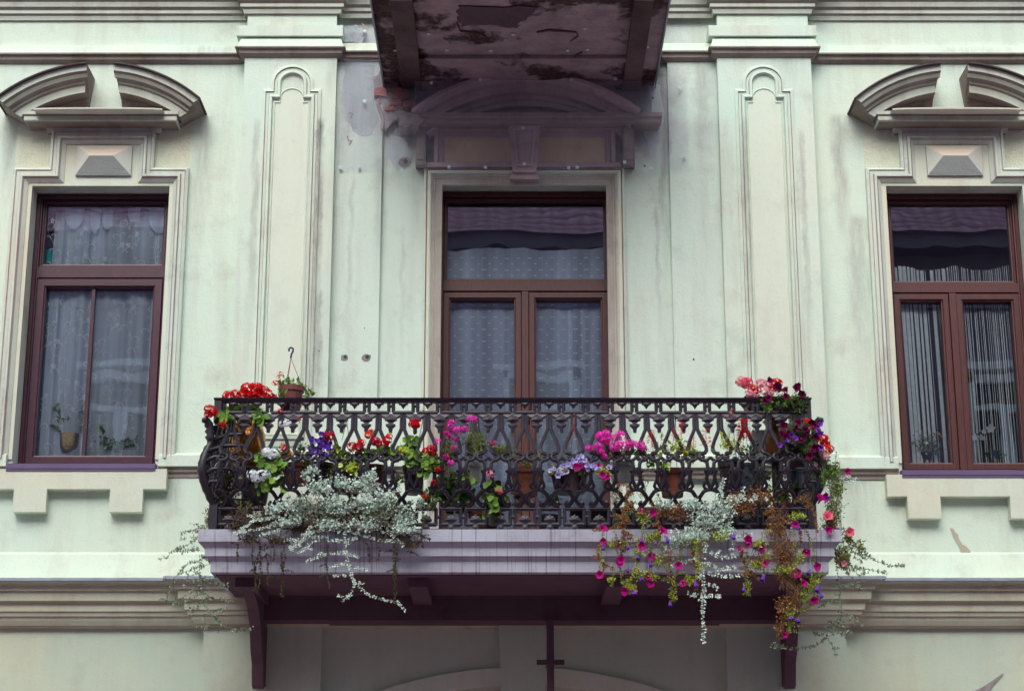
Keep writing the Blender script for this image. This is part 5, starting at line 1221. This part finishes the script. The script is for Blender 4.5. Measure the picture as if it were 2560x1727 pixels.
# 20 dry plants
t = plant('dried_petunia', 'big rust-brown dried plant hanging down over the right console in a long tail', 1950, 1325, -1.42)
bush(t, [(1855,1255,-1.47,56,36,1.4),(1900,1235,-1.45,36,26,.6),(1940,1300,-1.49,40,52,1.2),(1958,1370,-1.50,42,52,1.6),(1972,1430,-1.50,36,44,1.2),(1985,1490,-1.50,28,44,.9),(1962,1520,-1.50,26,36,.8),(1952,1565,-1.50,16,36,.5),(1900,1395,-1.5,44,20,.6),(1700,1275,-1.46,56,26,.9),(1640,1275,-1.46,30,20,.4)], 'dry', .0165, 64, 8, smat='woody', depth=.055, up=-.3)
for pts in ([(1570,1215),(1566,1260),(1560,1310),(1558,1360),(1552,1400)],[(1560,1270),(1556,1330),(1562,1380)],[(1575,1300),(1520,1322),(1482,1325)],[(1920,1240),(1935,1290),(1950,1330)],[(1500,1360),(1495,1385),(1512,1410),(1510,1430)],[(1640,1280),(1648,1320),(1640,1350)],[(1970,1300),(2000,1330),(2003,1360)],[(1730,1370),(1745,1440),(1740,1475)],[(1680,1360),(1672,1410),(1680,1450)],[(1850,1380),(1866,1420),(1900,1450)],[(2005,1240),(2030,1262),(2040,1300),(2042,1330)]):
    sp(t, pts, YF-.005, 'dry', .017, .0045, .35, .6)
# 21 hanging magenta petunias over the right half of the ledge
t = plant('hanging_petunia', 'magenta and violet trumpet petunias scattered over the right half of the ledge', 1620, 1325, -1.44)
b = MB(); p = W(1760, 1320, -1.25); b.prism([(p.x-.95,ZB+.01),(p.x+.62,ZB+.01),(p.x+.64,ZB+.16),(p.x-.97,ZB+.16)], -1.27, -1.09); b.build('planter_box', M['darkpot'], t)
bush(t, [(1632,1343,-1.5,24,16,.8),(1535,1359,-1.5,26,7,.4),(1594,1385,-1.5,18,20,.6),(1613,1440,-1.5,40,11,.8),(1578,1463,-1.5,14,22,.5),(1961,1425,-1.53,36,12,.7),(2035,1455,-1.5,18,30,.7),(1721,1448,-1.52,16,12,.5),(1683,1479,-1.5,9,26,.4),(1893,1362,-1.52,20,18,.6),(1893,1413,-1.52,16,14,.5),(1868,1470,-1.5,12,20,.4),(1610,1285,-1.5,26,10,.5),(2000,1395,-1.5,24,16,.4),(1800,1340,-1.5,30,16,.5),(1970,1560,-1.5,10,16,.3),(1530,1440,-1.5,10,26,.3),(1640,1400,-1.5,20,20,.4),(1990,1290,-1.5,26,10,.5),(1740,1360,-1.5,30,14,.4),(2010,1480,-1.5,30,26,.6),(1975,1530,-1.52,18,18,.4)], 'varieg', .019, 44, 5)
for pts in ([(1605,1280),(1607,1330),(1605,1365),(1595,1392),(1578,1463),(1586,1480)],[(1535,1325),(1547,1405),(1562,1477)],[(1628,1330),(1622,1410),(1626,1457)],[(1700,1340),(1700,1413),(1683,1450),(1676,1505)],[(1872,1335),(1868,1420),(1859,1473)],[(1508,1325),(1504,1380),(1499,1436)],[(1903,1330),(1913,1409),(1907,1446)],[(2016,1320),(2043,1415),(2045,1500),(1990,1545),(1965,1585)],[(1985,1330),(1992,1432),(2010,1457)],[(1740,1345),(1744,1420),(1739,1461)],[(1645,1330),(1665,1410),(1675,1460)],[(1540,1356),(1580,1362),(1620,1345),(1650,1356)],[(1600,1420),(1560,1470)],[(1930,1425),(1980,1420),(2020,1440)]):
    sp(t, pts, -1.515, 'varieg' if G.random() < .5 else 'bushy', .017, .0075, .4, .55)
for u, v in ((1508,1353),(1547,1360),(1605,1365),(1659,1326),(1605,1277),(1632,1281),(1549,1405),(1499,1436),(1628,1390),(1696,1413),(1626,1457),(1708,1457),(1562,1477),(1872,1355),(1903,1370),(1911,1409),(2016,1380),(2043,1415),(1992,1432),(2010,1457),(1850,1370),(2035,1500),(1963,1585),(1508,1320),(1620,1440),(1552,1398),(1870,1348),(1988,1310)): trumpet(t, u, v, -1.535, G.uniform(8, 11.5), 'magenta')
for u, v in ((1603,1351),(1638,1357),(1508,1370),(1595,1392),(1570,1425),(1586,1481),(1675,1510),(1739,1461),(1834,1341),(1907,1446),(1859,1473),(1603,1446),(1570,1368),(1626,1410),(1890,1365),(2043,1472),(1976,1545),(1996,1550),(2052,1488),(1668,1350),(2022,1430),(1996,1318)): trumpet(t, u, v, -1.535, G.uniform(6.5, 9), 'deepviolet' if v % 2 else 'purple', bell=True)
# 22 right end plants, outside the basket
t = plant('end_petunia', 'pink and magenta petunias with browning leaves trailing down outside the right end of the railing', 2085, 1322, -1.3)
bush(t, [(2078,1165,-1.40,24,48,1),(2092,1210,-1.38,24,40,.8),(2060,1185,-1.45,10,40,.4)], 'green', .021, 44, 6, up=0)
bush(t, [(2085,1265,-1.36,32,46,1.4),(2075,1310,-1.36,26,36,1),(2108,1385,-1.30,26,42,1.1),(2145,1360,-1.28,22,16,.4),(2120,1340,-1.3,16,20,.4)], 'bushy', .019, 50, 6, up=-.2, name='olive_foliage')
bush(t, [(2080,1290,-1.36,28,50,1),(2106,1390,-1.3,22,36,.8),(2010,1245,-1.5,36,12,.4)], 'dry', .017, 44, 6, up=-.2, name='dry_foliage', smat='woody')
for pts in ([(2085,1190),(2110,1192),(2140,1202),(2150,1206)],[(2070,1205),(2095,1200),(2125,1205)],[(2080,1225),(2100,1240)]): sp(t, pts, -1.36, 'silver', .018, .008, .3, .65)
for u, v, r, m_ in ((2094,1218,10,'pink'),(2070,1289,12,'rose'),(2125,1329,12,'rose'),(2054,1244,12,'magenta'),(2064,1238,8,'magenta'),(2083,1327,12,'magenta'),(2072,1324,10,'magenta'),(2095,1328,8,'deepviolet'),(2119,1178,8,'magenta'),(2040,1160,6,'pink'),(2110,1408,7,'pink'),(2068,1246,8,'deepviolet'),(2112,1190,6,'magenta')): trumpet(t, u, v, -1.44 if u < 2080 else -1.36, r, m_)
# 23 left-hand dark greenery behind the basket and greenery inside the left scroll
t = plant('shade_plant', 'dull green and brown plant growing inside the left basket corner', 585, 1322, -1.15)
pot(t, 590, 1255, 1325, 96, -1.12, 'darkpot')
bush(t, [(590,1200,-1.2,46,46,1.2),(600,1270,-1.2,44,36),(560,1230,-1.2,30,50)], 'darkleaf', .03, 40, 6, smat='woody')
bush(t, [(595,1200,-1.36,14,12,.5),(612,1262,-1.38,20,22,.6)], 'bushy', .024, 14, 5, name='olive_foliage', smat='woody')
# 24 plants behind the window panes
t = thing('window_plant', 'leggy broad-leaved plant in a woven basket behind the left window, left pane', 'potted plant', W(172, 1132, .30))
b = MB(); p = W(172, 1132, .30); b.lathe([(.055,0),(.075,.05),(.083,.155),(.078,.155)], tuple(p), 18); b.build('basket', simple('woven_basket', (.16,.13,.07), .8, var=.7, scale=90), t)
lb, sb = MB(), MB()
for e in ((136,1016),(160,1010),(180,985),(222,990),(212,1040),(150,1045),(195,1055),(228,1060),(175,1030),(140,1070),(205,1075)):
    q0 = np.array(W(172, 1086, .30)); q1 = np.array(W(*e, .30)); sb.tube([q0, (q0+q1)/2+np.array([0,-.01,.02]), q1], .005, 5)
    for j in range(5): tt = .35+.16*j; pp = q0+(q1-q0)*tt; leaf(lb, pp, unit((q1-q0)/np.linalg.norm(q1-q0)+G.normal(size=3)*.6), unit([0,-1,.3]), .07, .030)
lb.build('foliage', M['green'], t); sb.build('stems', M['stem'], t)
t = thing('window_plant', 'low spreading variegated plant behind the left window, right pane', 'potted plant', W(300, 1132, .30))
bush(t, [(265,1105,.30,36,22),(325,1108,.30,36,20),(300,1118,.30,54,14)], 'frond', .035, 40, 4); bush(t, [(255,1080,.30,12,22,.4)], 'green', .06, 10, 3, name='tall_leaves')
b = MB(); p = W(298, 1132, .32); b.lathe([(.05,0),(.07,.06),(.06,.062)], tuple(p), 14); b.build('pot', M['whitepot'], t)
t = thing('window_plant', 'wispy green plant with one orange leaf behind the right window', 'potted plant', W(2315, 1148, .30))
bush(t, [(2310,1100,.30,58,40,1.6),(2330,1125,.30,44,24)], 'frond', .03, 30, 4)
lb = MB(); pp = np.array(W(2342, 1078, .28)); leaf(lb, pp, unit([.5,0,-.6]), unit([0,-1,.2]), .075, .02); lb.build('orange_leaf', M['orange'], t)
b = MB(); b.lathe([(.045,0),(.06,.06),(.055,.062)], tuple(W(2315, 1150, .32)), 14); b.build('pot', M['darkpot'], t)
t = thing('orchid', 'white orchid with pale yellow centres behind the right pane of the right window', 'orchid', W(2480, 1148, .30))
b = MB(); b.tube([W(2485,1148,.3), W(2482,1105,.3), W(2472,1078,.29), W(2455,1078,.28), W(2435,1090,.28)], .004, 5); b.build('stem', M['stem'], t)
for u, v, r in ((2476,1072,12),(2437,1093,9),(2454,1094,8),(2459,1079,7)):
    b = MB(); c0 = np.array(W(u, v, .27))
    for k_ in range(5): a = 2*PI*k_/5+.3; leaf(b, c0, unit([math.cos(a),-.3,math.sin(a)]), unit([0,-1,0]), r*PXM*1.25, r*PXM*1.1)
    b.build('flower', M['white'], t)
lb = MB()
for a in (-.9,-.4,.5,1.1): leaf(lb, np.array(W(2487,1146,.3)), unit([math.sin(a),-.2,math.cos(a)*.7]), unit([0,-1,.3]), .11, .045)
lb.build('leaves', M['deepgreen'], t)
b = MB(); b.lathe([(.04,0),(.055,.07),(.05,.07)], tuple(W(2487,1150,.32)), 14); b.build('pot', M['bluetub'], t)
